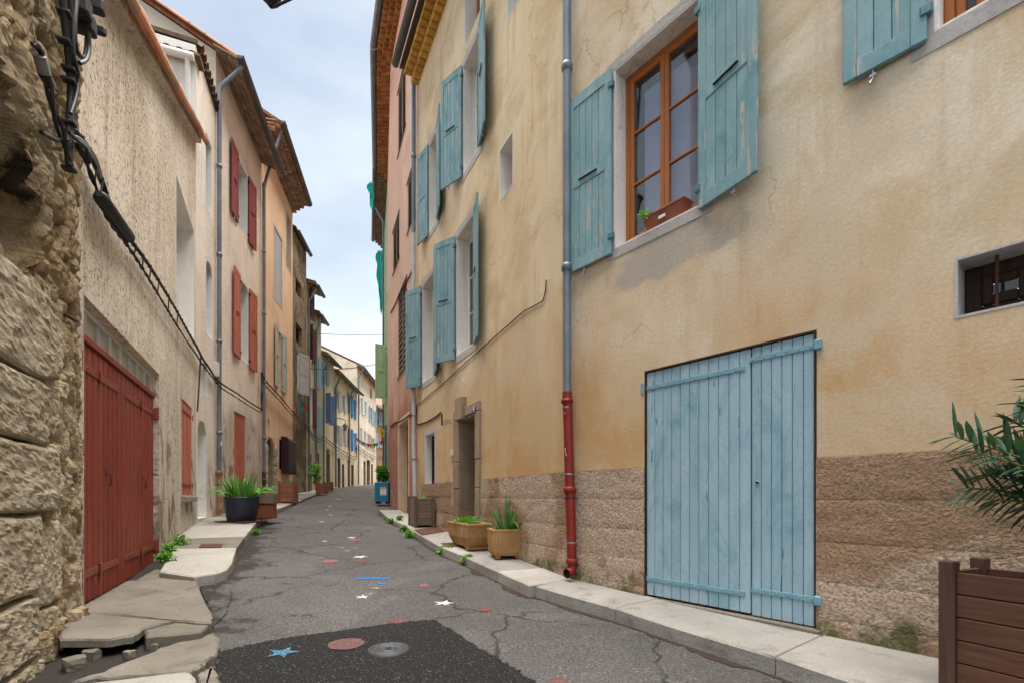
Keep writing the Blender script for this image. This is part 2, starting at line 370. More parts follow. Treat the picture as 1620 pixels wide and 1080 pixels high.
rr = t.math('ADD', t.math('ADD', t.math('MULTIPLY', dx, dx), t.math('MULTIPLY', dz, dz)), t.rng(t.noise(v, 4.5, 5, .66), .25, .75, -.45, .45)); col = t.mix(t.rng(rr, .75, 1.0, .93, 0), col, lin('#1c1510'))
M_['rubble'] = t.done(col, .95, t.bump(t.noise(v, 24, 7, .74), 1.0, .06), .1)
t = NT('limestone_block'); v = t.coords(True)
col = t.mix(t.rng(t.noise(v, 2.2, 7, .62), .34, .66), lin('#cfc0a8'), lin('#b9a88e')); col = t.mix(t.rng(t.noise(v, 9, 7, .74), .55, .66, 0, .7), col, lin('#7a664f'))
M_['block'] = t.done(col, .93, t.bump(t.noise(v, 30, 7, .74), 1.0, .04), .1)
M_['dressed'] = plaster('dressed_stone', lin('#a98f70'), lin('#937a5d'), lin('#6a5541'), lin('#7d6850'), bs=30, bd=.01)
M_['white'] = plaster('white_reveal', lin('#e6e2dc'), lin('#dcd7d0'), lin('#b4aba0'), lin('#cfc8be'), bs=30, bd=.006, stain=(.58, .8))
M_['greyband'] = plaster('grey_painted_surround', lin('#b9b3ae'), lin('#a8a29f'), lin('#8a827c'), lin('#99928f'), bs=34, bd=.008)
M_['blue'] = painted_wood('blue_shutter_paint', lin('#83a2a9'), lin('#6f949c'), lin('#a8a59c'), .60, bst=.5, smear=lin('#4a7f8a'))
M_['bluedoor'] = painted_wood('blue_door_paint', lin('#9ab3c0'), lin('#88a5b3'), lin('#527a86'), .66, smear=lin('#5f8c98'))
M_['red'] = painted_wood('red_door_paint', lin('#883828'), lin('#712d20'), lin('#502c22'), .66, smear=lin('#6e3528'))
M_['redsh'] = painted_wood('red_shutter_paint', lin('#b8664f'), lin('#aa5a46'), lin('#6f3a2e'), .68, smear=lin('#964a3a'))
M_['wine'] = painted_wood('wine_shutter_paint', lin('#8c3d3c'), lin('#7f3636'), lin('#57272a'), .72)
M_['sage'] = painted_wood('sage_shutter_paint', lin('#aeb5a4'), lin('#a0a898'), lin('#7a7d72'), .68)
M_['greysh'] = painted_wood('grey_shutter_paint', lin('#b4b2b0'), lin('#a5a4a4'), lin('#807a74'), .68)
M_['brownsh'] = painted_wood('brown_shutter_paint', lin('#6a3328'), lin('#5b2a21'), lin('#40231c'), .7)
M_['lav'] = painted_wood('lavender_shutter_paint', lin('#7286b4'), lin('#667aa9'), lin('#50628a'), .72)
M_['ltblue'] = painted_wood('pale_blue_shutter_paint', lin('#8fb2c8'), lin('#82a5bc'), lin('#6c8597'), .72)
M_['vivid'] = painted_wood('bright_blue_shutter_paint', lin('#1f78b8'), lin('#196aa8'), lin('#174f7c'), .74)
M_['whitesh'] = painted_wood('white_shutter_paint', lin('#d8d6d2'), lin('#c0bfbb'), lin('#99958d'), .72)
M_['green'] = painted_wood('green_shutter_paint', lin('#a9cd9f'), lin('#9cc093'), lin('#5d7a58'), .72)
M_['greywood'] = raw_wood('silvered_wood', lin('#857a70'), lin('#5d534b'), 'z')
M_['frame'] = painted_wood('varnished_window_wood', lin('#a9642f'), lin('#93531f'), lin('#c9a988'), .68, .45)
M_['planter'] = raw_wood('dark_stained_planks', lin('#6b4837'), lin('#432d24'), 'x')
M_['planter_post'] = raw_wood('dark_stained_posts', lin('#5e4338'), lin('#3e2c26'), 'z')
M_['planter2'] = raw_wood('weathered_planks', lin('#8a7768'), lin('#66564b'), 'x')
M_['planter2p'] = raw_wood('weathered_posts', lin('#7c6a5e'), lin('#5c4d44'), 'z')
M_['planter3'] = raw_wood('reddish_planks', lin('#a4705a'), lin('#7f5442'), 'x')
M_['planter3p'] = raw_wood('reddish_posts', lin('#96624c'), lin('#74493a'), 'z')
M_['zinc'] = simple('zinc_pipe', lin('#7d8690'), lin('#646d78'), .42, .35, 3, .1)
M_['dzinc'] = simple('dark_zinc', lin('#5f6065'), lin('#4a4b50'), .5, .3, 3, .1)
M_['wpipe'] = simple('pale_grey_pipe', lin('#c3c6c8'), lin('#a9acae'), .5, 0, 3, .1)
M_['redpipe'] = simple('red_cast_iron', lin('#85231b'), lin('#6d1c15'), .5, 0, 5, .25, rust=(lin('#4a1d17'), .66))
M_['rustpipe'] = simple('rusty_cast_iron', lin('#8e5a42'), lin('#b08a74'), .8, 0, 6, .4, rust=(lin('#6a3220'), .52))
M_['brownpipe'] = simple('brown_cast_iron', lin('#4c3228'), lin('#38241d'), .7, 0, 6, .3)
M_['iron'] = simple('black_iron', lin('#2a2726'), lin('#1c1a19'), .6, .2, 8, .3)
M_['ironblue'] = simple('painted_blue_iron', lin('#7ba2b2'), lin('#6690a0'), .5, .1, 14, .5, rust=(lin('#4c4a46'), .70))
M_['ironshut'] = simple('painted_teal_iron', lin('#4f7f8d'), lin('#436f7c'), .5, .1, 14, .5)
M_['ironred'] = simple('painted_red_iron', lin('#864030'), lin('#743628'), .5, .1, 14, .5)
M_['band'] = simple('steel_band', lin('#a9adb0'), lin('#7f8488'), .4, .7, 20, .1)
M_['cable'] = simple('black_cable', lin('#262426'), lin('#181719'), .55, 0, 8, .3)
M_['bcable'] = simple('brown_cable', lin('#4a4038'), lin('#2e2823'), .6, 0, 8, .2)
M_['gcable'] = simple('grey_conduit', lin('#8c8a88'), lin('#6f6d6b'), .5, 0, 8, .2)
M_['tile'] = tilemat('terracotta_roof_tile', lin('#c88462'), lin('#a05a3e'), lin('#94806c'))
M_['oldtile'] = tilemat('old_roof_tile', lin('#8d6a52'), lin('#75604e'), lin('#4f463c'))
M_['soffit'] = tilemat('soffit_tile', lin('#a9947f'), lin('#95816d'), lin('#76675a'))
M_['ochregen'] = tilemat('ochre_washed_cornice_tile', lin('#cda45c'), lin('#c29850'), lin('#a8813f'))
M_['browngen'] = tilemat('brown_cornice_tile', lin('#94683f'), lin('#7a5636'), lin('#ab8258'))
M_['greygen'] = tilemat('grey_cornice_tile', lin('#8d7c6b'), lin('#78695b'), lin('#5e5349'))
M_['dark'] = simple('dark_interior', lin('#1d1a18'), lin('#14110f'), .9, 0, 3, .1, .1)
M_['doorwood'] = raw_wood('dark_door_wood', lin('#3c2b20'), lin('#281c15'), 'z')
M_['curtain'] = simple('pale_net_curtain', lin('#b4bce0'), lin('#a4aed6'), .8, 0, 2, .1, .1)
t = NT('window_glass'); t.b.inputs['Base Color'].default_value = (.9, .93, .95, 1); t.b.inputs['Roughness'].default_value = .03
t.b.inputs['IOR'].default_value = 1.6; t.b.inputs['Transmission Weight'].default_value = 1.0; M_['glass'] = t.m
t = NT('dark_glass'); v = t.coords(); M_['darkglass'] = t.done(lin('#262a2e'), .06, t.bump(t.noise(v, 2, 2), .03, .01), .7)
t = NT('milky_glass'); v = t.coords(True); M_['milk'] = t.done(t.mix(t.noise(v, 4), lin('#b5b09f'), lin('#9d9886')), .35, None, .5)
M_['concrete'] = None
def concrete(name, c1, c2, c3, moss=.0):
    t = NT(name); v = t.coords(True)
    col = t.mix(t.rng(t.noise(v, 1.3, 7, .62), .34, .66), c1, c2); col = t.mix(t.rng(t.noise(v, 4.5, 8, .7, .6), .52, .72, 0, .7), col, c3)
    col = t.mix(t.rng(t.noise(v, 70, 4, .7), .35, .7, 0, .35), col, tuple(x * .45 for x in c3[:3]) + (1,))
    if moss: col = t.mix(t.rng(t.noise(v, 2.6, 7, .66), .60, .72, 0, moss), col, lin('#5b5a33'))
    cr = t.vor(t.scale(v, (1, 1, .2)), .8, 'DISTANCE_TO_EDGE'); dv = t.N('ShaderNodeVectorMath')
    return t.done(col, .9, t.bump(t.noise(v, 40, 8, .7), .5, .012, t.bump(t.noise(v, 5, 5, .6), .3, .04)), .2)
M_['concrete'] = concrete('pavement_concrete', lin('#a09b94'), lin('#8d8882'), lin('#6a645b'))
M_['paleconcrete'] = concrete('pale_concrete', lin('#b0aba3'), lin('#a09b93'), lin('#7d776d'))
M_['oldconcrete'] = concrete('worn_concrete', lin('#837c72'), lin('#6e675d'), lin('#4e473d'), .6)
t = NT('asphalt'); v = t.coords()
big = t.noise(v, .55, 5, .6, .7); col = t.mix(t.rng(big, .40, .60), lin('#4d4a49'), lin('#615e5c'))
pt = t.noise(v, .38, 3, .5, 1.2); col = t.mix(t.rng(pt, .545, .56, 0, .7), col, lin('#4c4b4d'))
ag = t.noise(v, 48, 5, .8); col = t.mix(t.rng(ag, .42, .56, .85, 0), col, lin('#2c2927')); col = t.mix(t.rng(t.noise(v, 62, 3, .7), .57, .68, 0, .5), col, lin('#a8a199')); col = t.mix(t.rng(t.noise(v, 2.3, 6, .7, .6), .52, .68, 0, .5), col, lin('#4f4a46'))
dst = t.N('ShaderNodeVectorMath'); dst.operation = 'MULTIPLY_ADD'
nn = t.N('ShaderNodeTexNoise'); t.L(v, nn.inputs['Vector']); nn.inputs['Scale'].default_value = 3.0; nn.inputs['Detail'].default_value = 6
t.L(nn.outputs['Color'], dst.inputs[0]); dst.inputs[1].default_value = (.5, .5, .5); t.L(v, dst.inputs[2])
ck = t.vor(dst.outputs[0], .62, 'DISTANCE_TO_EDGE'); cmk = t.math('MULTIPLY', t.rng(ck, .003, .016, 1, 0), t.rng(t.noise(v, .9, 4, .6), .38, .46))
ck2 = t.vor(dst.outputs[0], 3.4, 'DISTANCE_TO_EDGE'); cmk2 = t.math('MULTIPLY', t.rng(ck2, .010, .035, 1, 0), t.rng(t.noise(v, .8, 4, .6), .60, .64))
cmk = t.math('MAXIMUM', cmk, cmk2)
col = t.mix(t.math('MULTIPLY', cmk, .85), col, lin('#23201e'))
sx_ = t.sep(v); wet = t.math('ADD', t.math('ADD', sx_[0], t.math('MULTIPLY', sx_[1], .42)), t.rng(t.noise(v, 1.7, 7, .72), .2, .8, -1.1, 1.1))
col = t.mix(t.rng(wet, -1.0, -.75, .85, 0), col, lin('#241f1c'))
M_['asphalt'] = t.done(col, t.rng(big, .3, .7, .72, .9), t.bump(t.math('SUBTRACT', ag, t.math('MULTIPLY', cmk, .9)), .6, .010), .25)
t = NT('fresh_asphalt'); v = t.coords(); n = t.vor(v, 75); n2 = t.noise(v, 60, 4, .7)
col = t.mix(t.rng(n2, .35, .65), lin('#0d0d0e'), lin('#1b1b1d')); col = t.mix(t.rng(t.noise(v, 70, 3, .75), .60, .68, 0, .9), col, lin('#8d867d'))
M_['patch'] = t.done(col, .8, t.bump(t.math('ADD', n, n2), .9, .02), .3)
def chalk(name, c, th=.47):
    t = NT(name); v = t.coords(); n = t.noise(v, 60, 4, .75); col = t.mix(t.rng(n, th, th + .1), lin('#4a4644'), c)
    return t.done(col, .9, None, .1)
M_['ckwhite'] = chalk('white_paint', lin('#cfccc8'), .42); M_['ckred'] = chalk('red_paint', lin('#9c4444'), .52); M_['ckorange'] = chalk('orange_paint', lin('#a84c3a'), .50)
M_['ckblue'] = chalk('blue_paint', lin('#2c74b4'), .36); M_['ckcyan'] = chalk('cyan_paint', lin('#3c8fb4'), .48); M_['cktan'] = chalk('tan_paint', lin('#a98f74'), .45); M_['ckpink'] = chalk('pink_paint', lin('#a8646a'), .45)
M_['terra'] = simple('terracotta', lin('#9a5a44'), lin('#7f4633'), .8, 0, 4, .2)
M_['stonepot'] = simple('sandstone_trough', lin('#b78f62'), lin('#95704a'), .9, 0, 3.5, .5, .15, rust=(lin('#d0bda0'), .62))
M_['navy'] = simple('dark_blue_plastic', lin('#2b3142'), lin('#242938'), .5, 0, 2, .1)
M_['soil'] = simple('potting_soil', lin('#3d2f25'), lin('#2a2019'), .95, 0, 9, .9)
M_['teal'] = simple('teal_painted_metal', lin('#1f7fa0'), lin('#1a7292'), .5, 0, 1.5, .05)
M_['net'] = simple('teal_debris_netting', lin('#4fe0d6'), lin('#38ccc4'), .8, 0, 5, .3)
M_['yellow'] = simple('yellow_sign_paint', lin('#e3b32c'), lin('#d6a624'), .5); M_['signred'] = simple('red_sign_paint', lin('#c42432'), lin('#b41f2c'), .5)
M_['ink'] = simple('dark_lettering', lin('#3b2e14'), lin('#2c220f'), .7); M_['whitepaint'] = simple('white_lettering', lin('#e8e6e2'), lin('#d8d6d2'), .6)
M_['enamel'] = simple('blue_enamel', lin('#28407c'), lin('#223668'), .3); M_['plastic'] = simple('white_plastic', lin('#d5d3cd'), lin('#bdbab3'), .5)
M_['rustplate'] = simple('rusty_plate', lin('#5d3a2d'), lin('#452a21'), .85, .1, 9, .5); M_['castgrey'] = simple('worn_cast_iron', lin('#505153'), lin('#3a3b3d'), .55, .4, 25, .5)
M_['brownmetal'] = simple('dark_red_mesh_guard', lin('#3d2022'), lin('#2e181a'), .6, .2, 12, .3)
M_['magenta'] = simple('pink_sticker', lin('#c8408a'), lin('#b43078'), .4)
M_['blade'] = leafmat('iris_leaf', lin('#3f7a2a'), lin('#5f9a3c')); M_['bladedark'] = leafmat('agapanthus_leaf', lin('#27562c'), lin('#3d7440')); M_['bladeyel'] = leafmat('yellowing_leaf', lin('#8a8a34'), lin('#a8923c'))
M_['oleander'] = leafmat('oleander_leaf', lin('#22402c'), lin('#34563d'), .10); M_['weed'] = leafmat('weed_leaf', lin('#4a8a24'), lin('#6aa434')); M_['shrub'] = leafmat('shrub_leaf', lin('#3f7328'), lin('#5a8f38'))
M_['stem'] = simple('green_stem', lin('#5f6a36'), lin('#4b552b'), .7)
FL = [simple('bunting_%d' % i, lin(c), None, .7) for i, c in enumerate(['#d23c3c', '#e9e7e2', '#2c9fb0', '#3d8f4a', '#e3b32c', '#e0705a'])]

# ------------------------------------------------------------------ house builders
def facade(mb, s0, s1, z0, z1, holes):
    xs = sorted({s0, s1, *[h[0] for h in holes], *[h[1] for h in holes]}); zs = sorted({z0, z1, *[h[2] for h in holes], *[h[3] for h in holes]})
    xs = [x for x in xs if s0 <= x <= s1]; zs = [z for z in zs if z0 <= z <= z1]
    for i in range(len(xs) - 1):
        for j in range(len(zs) - 1):
            cx, cz = (xs[i] + xs[i + 1]) / 2, (zs[j] + zs[j + 1]) / 2
            if any(h[0] < cx < h[1] and h[2] < cz < h[3] for h in holes): continue
            mb.add([(xs[i], 0, zs[j]), (xs[i], 0, zs[j + 1]), (xs[i + 1], 0, zs[j + 1]), (xs[i + 1], 0, zs[j])], [(0, 1, 2, 3)])
def shell(mb, s0, s1, z0, zt, dep, rise):
    for s in (s0 + .006, s1 - .006):
        mb.add([(s, -.004, z0), (s, -.004, zt), (s, -dep / 2, zt + rise), (s, -dep, zt), (s, -dep, z0)], [(0, 1, 2, 3, 4)])
    mb.add([(s0, -dep, z0), (s0, -dep, zt), (s1, -dep, zt), (s1, -dep, z0)], [(0, 1, 2, 3)])
def roof(h, w, s0, s1, zt, dep, rise, ov=.45, mat='oldtile', vo=.0):
    m = rise / (dep / 2); mb = MB(); th = .09
    for sg in (1, -1):
        d0, d1 = (ov, -dep / 2) if sg > 0 else (-dep - ov, -dep / 2)
        za = zt + .05 - m * ov; zb = zt + rise + .05
        mb.add([(s0 - vo, d0, za), (s1 + vo, d0, za), (s1 + vo, d1, zb), (s0 - vo, d1, zb), (s0 - vo, d0, za + th), (s1 + vo, d0, za + th), (s1 + vo, d1, zb + th), (s0 - vo, d1, zb + th)],
               [(0, 1, 2, 3), (7, 6, 5, 4), (0, 4, 5, 1), (1, 5, 6, 2), (3, 2, 6, 7), (0, 3, 7, 4)])
    return mb.build('roof', M_[mat], h, w.M)
def gutter(h, w, s0, s1, d, z, r=.085, mat='dzinc'):
    mb = MB(); n = 10
    for rr, fl in ((r, 0), (r - .008, 1)):
        vs = []
        for s in (s0, s1):
            for k in range(n + 1):
                a = math.pi + math.pi * k / n; vs.append((s, d + rr * math.cos(a), z + rr * math.sin(a)))
        mb.add(vs, [(k, k + 1, n + 2 + k, n + 1 + k) for k in range(n)], True)
    for s in (s0, s1):
        mb.add([(s, d + r * math.cos(math.pi + math.pi * k / n), z + r * math.sin(math.pi + math.pi * k / n)) for k in range(n + 1)], [tuple(range(n + 1))])
    mb.tube([(s0, d + r, z), (s1, d + r, z)], .012, 6)
    k = 1
    g = mb.build('gutter', M_[mat], h, w.M)
    L = s1 - s0; nn = max(1, int(L / .95)); cb = MB()
    vs = []
    for s in (-.014, .014):
        for k in range(9):
            a = math.pi + math.pi * k / 8; vs.append((s, (r + .006) * math.cos(a), (r + .006) * math.sin(a)))
    cb.add(vs, [(k, k + 1, k + 10, k + 9) for k in range(8)], True); me = cb.mesh('gutter_joint', M_[mat])
    for i in range(1, nn): put('gutter_joint', me, g, w.M @ T(s0 + L * i / nn, d, z))
    return g
def halftile(r, L, mat, up=True, n=6, th=.018):
    mb = MB(); vs = []; sg = 1 if up else -1
    for y in (0, L):
        for rr in (r, r - th):
            for k in range(n + 1):
                a = math.pi * k / n; vs.append((rr * math.cos(a), y, sg * rr * math.sin(a)))
    q = n + 1
    fs = [(k, k + 1, 2 * q + k + 1, 2 * q + k) for k in range(n)] + [(q + k, 3 * q + k, 3 * q + k + 1, q + k + 1) for k in range(n)]
    fs += [(k, q + k, q + k + 1, k + 1) for k in range(n)] + [(2 * q + k, 2 * q + k + 1, 3 * q + k + 1, 3 * q + k) for k in range(n)]
    mb.add(vs, fs, False)
    return mb
def genoise(h, w, s0, s1, z, rows, mat, pitch=.2, step=.14, rh=.13, M=None):
    """corbelled rows of half-round tiles under the eave"""
    M = M or w.M
    mb = MB(); r = pitch * .47; n = 6
    pr = [(r * math.cos(math.pi + math.pi * k / n), r * .8 * math.sin(math.pi + math.pi * k / n)) for k in range(n + 1)]
    mb.prism(pr + [(r, .035), (-r, .035)], 0, 1.0)
    me = mb.mesh('cornice_tile', M_[mat]); cnt = int((s1 - s0) / pitch); c = None
    lb = MB()
    for k in range(rows): lb.box(s0, s1, -.05, step * (k + 1) - .012, z + rh * k + .0365, z + rh * (k + 1) - r * .8 + .03 if k < rows - 1 else z + rh * k + .08)
    c = lb.build('cornice', M_[mat], h, M)
    for k in range(rows):
        for i in range(cnt):
            put('cornice_tile', me, c, M @ T(s0 + pitch * (i + .5 + .06 * rnd.uniform(-1, 1)), 0, z + rh * k) @ Matrix.Diagonal((1, step * (k + 1) + rnd.uniform(-.01, .01), 1, 1)))
    return c
def soffit(h, w, s0, s1, zt, slope, ov, mat='soffit', rows=4, pitch=.2):
    """flat terracotta tiles laid under the eave"""
    mb = MB(); d = ov / rows; mb.bev(-pitch * .485, pitch * .485, .004, d - .004, -.014, .014, .005); me = mb.mesh('soffit_tile', M_[mat]); n = int((s1 - s0) / pitch)
    pl = MB(); pl.add([(s0, 0, zt), (s1, 0, zt), (s1, ov, zt - slope * ov), (s0, ov, zt - slope * ov), (s0, 0, zt + .05), (s1, 0, zt + .05), (s1, ov, zt - slope * ov + .05), (s0, ov, zt - slope * ov + .05)],
                      [(0, 1, 2, 3), (7, 6, 5, 4), (0, 4, 5, 1), (1, 5, 6, 2), (2, 6, 7, 3), (0, 3, 7, 4)])
    p = pl.build('eave', M_[mat], h, w.M); rot = Matrix.Rotation(math.atan(-slope), 4, 'X')
    for i in range(n):
        for k in range(rows):
            put('soffit_tile', me, p, w.M @ T(s0 + pitch * (i + .5), d * k, zt - slope * d * k - .012 - .012 * (k % 2) + rnd.uniform(-.003, .003)) @ rot)
def house(name, label, w, s0, s1, zt, holes, mat, dep=7., rise=1.6, ov=.45, cat='house', z0=None, rmat='oldtile', vo=.0, group=None, mkroof=True):
    z0 = z0 if z0 is not None else min(w.gnd(s0), w.gnd(s1)) - .7
    p = w.P((s0 + s1) / 2, 0, z0); h = root(name, T(p.x, p.y, p.z), label, cat, group)
    mb = MB(); facade(mb, s0, s1, z0, zt, holes); shell(mb, s0, s1, z0, zt, dep, rise)
    mb.build('wall', M_[mat], h, w.M)
    if mkroof: roof(h, w, s0, s1, zt, dep, rise, ov, rmat, vo)
    return h
def lining(h, w, r, dep, mat='white', band=0., bandmat='greyband', name='window', sides='lrtb', sillext=.0):
    s0, s1, z0, z1 = r; mb = MB(); t = .016; o = .004
    if 'l' in sides: mb.box(s0, s0 + t, -dep, o, z0, z1)
    if 'r' in sides: mb.box(s1 - t, s1, -dep, o, z0, z1)
    if 't' in sides: mb.box(s0 + t, s1 - t, -dep, o, z1 - t, z1)
    if 'b' in sides: mb.box(s0 + t, s1 - t, -dep, o, z0, z0 + t)
    win = mb.build(name, M_[mat], h, w.M)
    if band:
        b = MB(); q = band; y0, y1 = -.01, .007
        b.box(s0 - q, s0 - .001, y0, y1, z0 - q, z1 + q); b.box(s1 + .001, s1 + q, y0, y1, z0 - q, z1 + q); b.box(s0 - .001, s1 + .001, y0, y1 + .001, z1 + .001, z1 + q); b.box(s0 - .001, s1 + .001, y0, y1 + .001, z0 - q, z0 - .001)
        b.build('surround', M_[bandmat], win, w.M)
    return win
def casement(win, M, s0, s1, z0, z1, d, fm='frame', rows=3, two=True, glass='darkglass', fw=.055):
    """timber window: outer frame, two leaves, glazing bars, panes"""
    mb = MB()
    mb.bev(s0, s0 + fw, d - .03, d + .03, z0, z1); mb.bev(s1 - fw, s1, d - .03, d + .03, z0, z1)
    mb.bev(s0 + fw, s1 - fw, d - .03, d + .03, z1 - fw, z1); mb.bev(s0 + fw, s1 - fw, d - .03, d + .03, z0, z0 + fw)
    mb.build('frame', M_[fm], win, M)
    a, b = s0 + fw + .003, s1 - fw - .003; mid = (a + b) / 2
    leaves = [(a, mid - .001), (mid + .001, b)] if two else [(a, b)]
    gl = MB(); gl.box(0, 1, -.003, .003, 0, 1); gme = gl.mesh('pane', M_[glass])
    for x0, x1 in leaves:
        sw = .05; m2 = MB(); za, zb = z0 + fw + .003, z1 - fw - .003
        m2.bev(x0, x0 + sw, d - .015, d + .042, za, zb, .008); m2.bev(x1 - sw, x1, d - .015, d + .042, za, zb, .008)
        m2.bev(x0 + sw, x1 - sw, d - .015, d + .040, zb - sw, zb, .008); m2.bev(x0 + sw, x1 - sw, d - .015, d + .040, za, za + sw * 1.3, .008)
        m2.build('sash', M_[fm], win, M)
        gz0, gz1 = za + sw * 1.3, zb - sw; ph = (gz1 - gz0) / rows
        for k in range(rows):
            if k: MB().bev(x0 + sw - .004, x1 - sw + .004, d + .003, d + .034, gz0 + ph * k - .012, gz0 + ph * k + .012, .004).build('glazing_bar', M_[fm], win, M)
            put('pane', gme, win, M @ T(x0 + sw, d + .012, gz0 + ph * k + .006) @ Matrix.Diagonal((x1 - x0 - 2 * sw, 1, ph - .012, 1)))
def panelback(win, M, s0, s1, z0, z1, d, mat='dark'):
    return MB().box(s0, s1, d - .03, d, z0, z1).build('back_panel', M_[mat], win, M)
def boards(parent, M, x0, x1, y0, y1, z0, z1, n, mat, gap=.005, name='board', b=.005, jit=.002):
    wd = (x1 - x0) / n; me = MB().bev(-wd / 2 + gap / 2, wd / 2 - gap / 2, y0, y1, z0, z1, b).mesh(name, M_[mat])
    for i in range(n): put(name, me, parent, M @ T(x0 + wd * (i + .5), rnd.uniform(-jit, jit), 0))
def shutter(h, w, hs, z0, z1, wd, dirn, ang=0., mat='blue', nb=4, detail=True, hook=True, style='panel', iron='ironshut', d0=.034, label=None):
    H = z1 - z0; M = w.M @ T(hs, d0, z0) @ RZ(R(ang) if dirn > 0 else math.pi - R(ang)); th = .018
    st = min(.085, wd * .2); mb = MB()
    mb.bev(0, st, -th, th, 0, H, .006); mb.bev(wd - st, wd, -th, th, 0, H, .006)
    ry = (0.0, H * .47, H - .13)
    for i, zz in enumerate(ry): mb.bev(st, wd - st, -th + .0015, th - .0015, zz, zz + (.13 if i != 1 else .12), .005)
    sh = mb.build('shutter', M_[mat], h, M)
    if label: sh['label'] = label
    for i in (0, 1):
        za, zb = ry[i] + (.13 if i == 0 else .12), ry[i + 1]
        if detail: boards(sh, M, st - .003, wd - st + .003, -.009, .009, za - .006, zb + .006, nb, mat, .005, 'board', .003, .001)
        else: MB().box(st - .003, wd - st + .003, -.008, .008, za - .006, zb + .006).build('panel', M_[mat], sh, M)
    if detail:
        for zz in (.16, H - .22):
            MB().bev(-.03, .035, -.022 if dirn > 0 else -.03, .03 if dirn > 0 else .022, zz, zz + .07, .008).build('hinge', M_[iron], sh, M)
        if hook:
            hk = MB(); hk.tube([(wd * .62, 0, .0), (wd * .62, 0, -.06), (wd * .62 + .015, .012, -.095)], .008, 6); hk.box(wd * .62 - .02, wd * .62 + .02, -.008, .008, -.05, -.03); hk.build('shutter_stay', M_['band'], sh, M)
        bolt = MB(); bolt.tube([(wd * .3, -th * 1.4 if dirn > 0 else th * 1.4, H * .5), (wd * .72, -th * 1.4 if dirn > 0 else th * 1.4, H * .5 + .01)], .009, 6)
        bolt.tube([(wd * .3, th * 1.4 if dirn > 0 else -th * 1.4, H * .5), (wd * .72, th * 1.4 if dirn > 0 else -th * 1.4, H * .5 + .01)], .009, 6); bolt.build('bolt', M_['iron'], sh, M)
    return sh
def pipe(h, w, pts, r, mat, collars=(), name='drainpipe', cm='band', n=14):
    p = MB().tube(pts, r, n).build(name, M_[mat], h, w.M)
    for c in collars:
        if len(c) == 4: s, d, z, kind = c
        if kind == 'band': MB().tube([(s, d, z), (s, d, z + .028)], r + .008, n).box(s - .012, s + .012, -.02, d - r, z + .004, z + .024).build('bracket', M_[cm], p, w.M)
        elif kind == 'collar': MB().tube([(s, d, z - .05), (s, d, z - .045), (s, d, z), (s, d, z + .035), (s, d, z + .04)], [r + .002, r + .012, r + .016, r + .012, r + .002], n).build('collar', M_[mat], p, w.M)
        elif kind == 'socket': MB().tube([(s, d, z - .09), (s, d, z - .04), (s, d, z - .03), (s, d, z + .05), (s, d, z + .07)], [r + .001, r + .004, r + .022, r + .026, r + .02], n).build('collar', M_[mat], p, w.M)
    return p
def archfill(h, w, s0, s1, z1, spring, mat, dep=.25, n=10, name='arch'):
    """fills the corners of a rectangular opening so that its head is arched from 'spring' up to z1"""
    c = (s0 + s1) / 2; a = (s1 - s0) / 2; b = z1 - spring; mb = MB()
    arc = [(c + a * math.cos(math.pi * k / n), spring + b * math.sin(math.pi * k / n)) for k in range(n + 1)]
    h2 = n // 2
    mb.prism(arc[:h2 + 1] + [(s1, z1)], -dep, .0); mb.prism(arc[h2:] + [(s0, z1)], -dep, .0)
    return mb.build(name, M_[mat], h, w.M)

# ------------------------------------------------------------------ the setting: terrain, road, pavements
g = MB()
def gfn(i, j):
    x = -150 + 300 * i; y = -60 + 360 * j; return (x, y, gz(x, y) - .55)
g.grid(gfn, 60, 60); tag(g.build('ground', M_['asphalt'], fix=False), kind='structure')

# wall lines of the street, measured from the photograph (X, Y)
KA = Vector((.683, 5.81)); RA = Wall((6.11, -1.0), KA, 'R')
KB = Vector((-2.38, 12.13)); RB = Wall(KA, KB, 'R')
KC = Vector((-4.12, 16.4)); RC = Wall(KB, KC, 'R')
KC2 = Vector((-5.74, 22.3)); RC2 = Wall(KC, KC2, 'R')
KD = Vector((-7.62, 28.6)); RD = Wall(KC2, KD, 'R')
RE = Wall(KD, (-6.2, 44.0), 'R')
def lx(y): return -1.682 - .489 * y
L0 = Wall((lx(1.4), 1.4), (lx(4.06), 4.06), 'L'); K1 = Vector((lx(10.2), 10.2)); L1 = Wall((lx(4.06), 4.06), K1, 'L')
K2 = Vector((-7.36, 12.03)); L2 = Wall(K1, K2, 'L')
K3 = Vector((-8.27, 15.9)); L3 = Wall(K2, K3, 'L')
K4 = Vector((-9.23, 20.35)); L4 = Wall(K3, K4, 'L')
K5 = Vector((-9.57, 22.5)); L5 = Wall(K4, K5, 'L')
K6 = Vector((-9.80, 23.9)); L6 = Wall(K5, K6, 'L')
K7 = Vector((-10.02, 25.4)); L7 = Wall(K6, K7, 'L')
K8 = Vector((-10.25, 27.8)); L8 = Wall(K7, K8, 'L')
K9 = Vector((-10.58, 31.1)); L9 = Wall(K8, K9, 'L')
K10 = Vector((-10.84, 33.8)); L10 = Wall(K9, K10, 'L')
K11 = Vector((-11.57, 41.2)); L11 = Wall(K10, K11, 'L')
K12 = Vector((-6.5, 48.5)); L12 = Wall(K11, K12, 'L')
leftline = [Vector((lx(-1), -1)), Vector((lx(10.2), 10.2)), K2, K3, K4, K5, K7, K8, K10, K11, K12]
rightline = [Vector((6.11, -1)), KA, KB, KC, KC2, KD, Vector((-6.2, 44)), Vector((-5.5, 48.5))]
def cum(pl):
    L = [0]
    for a, b in zip(pl, pl[1:]): L.append(L[-1] + (b - a).length)
    return L
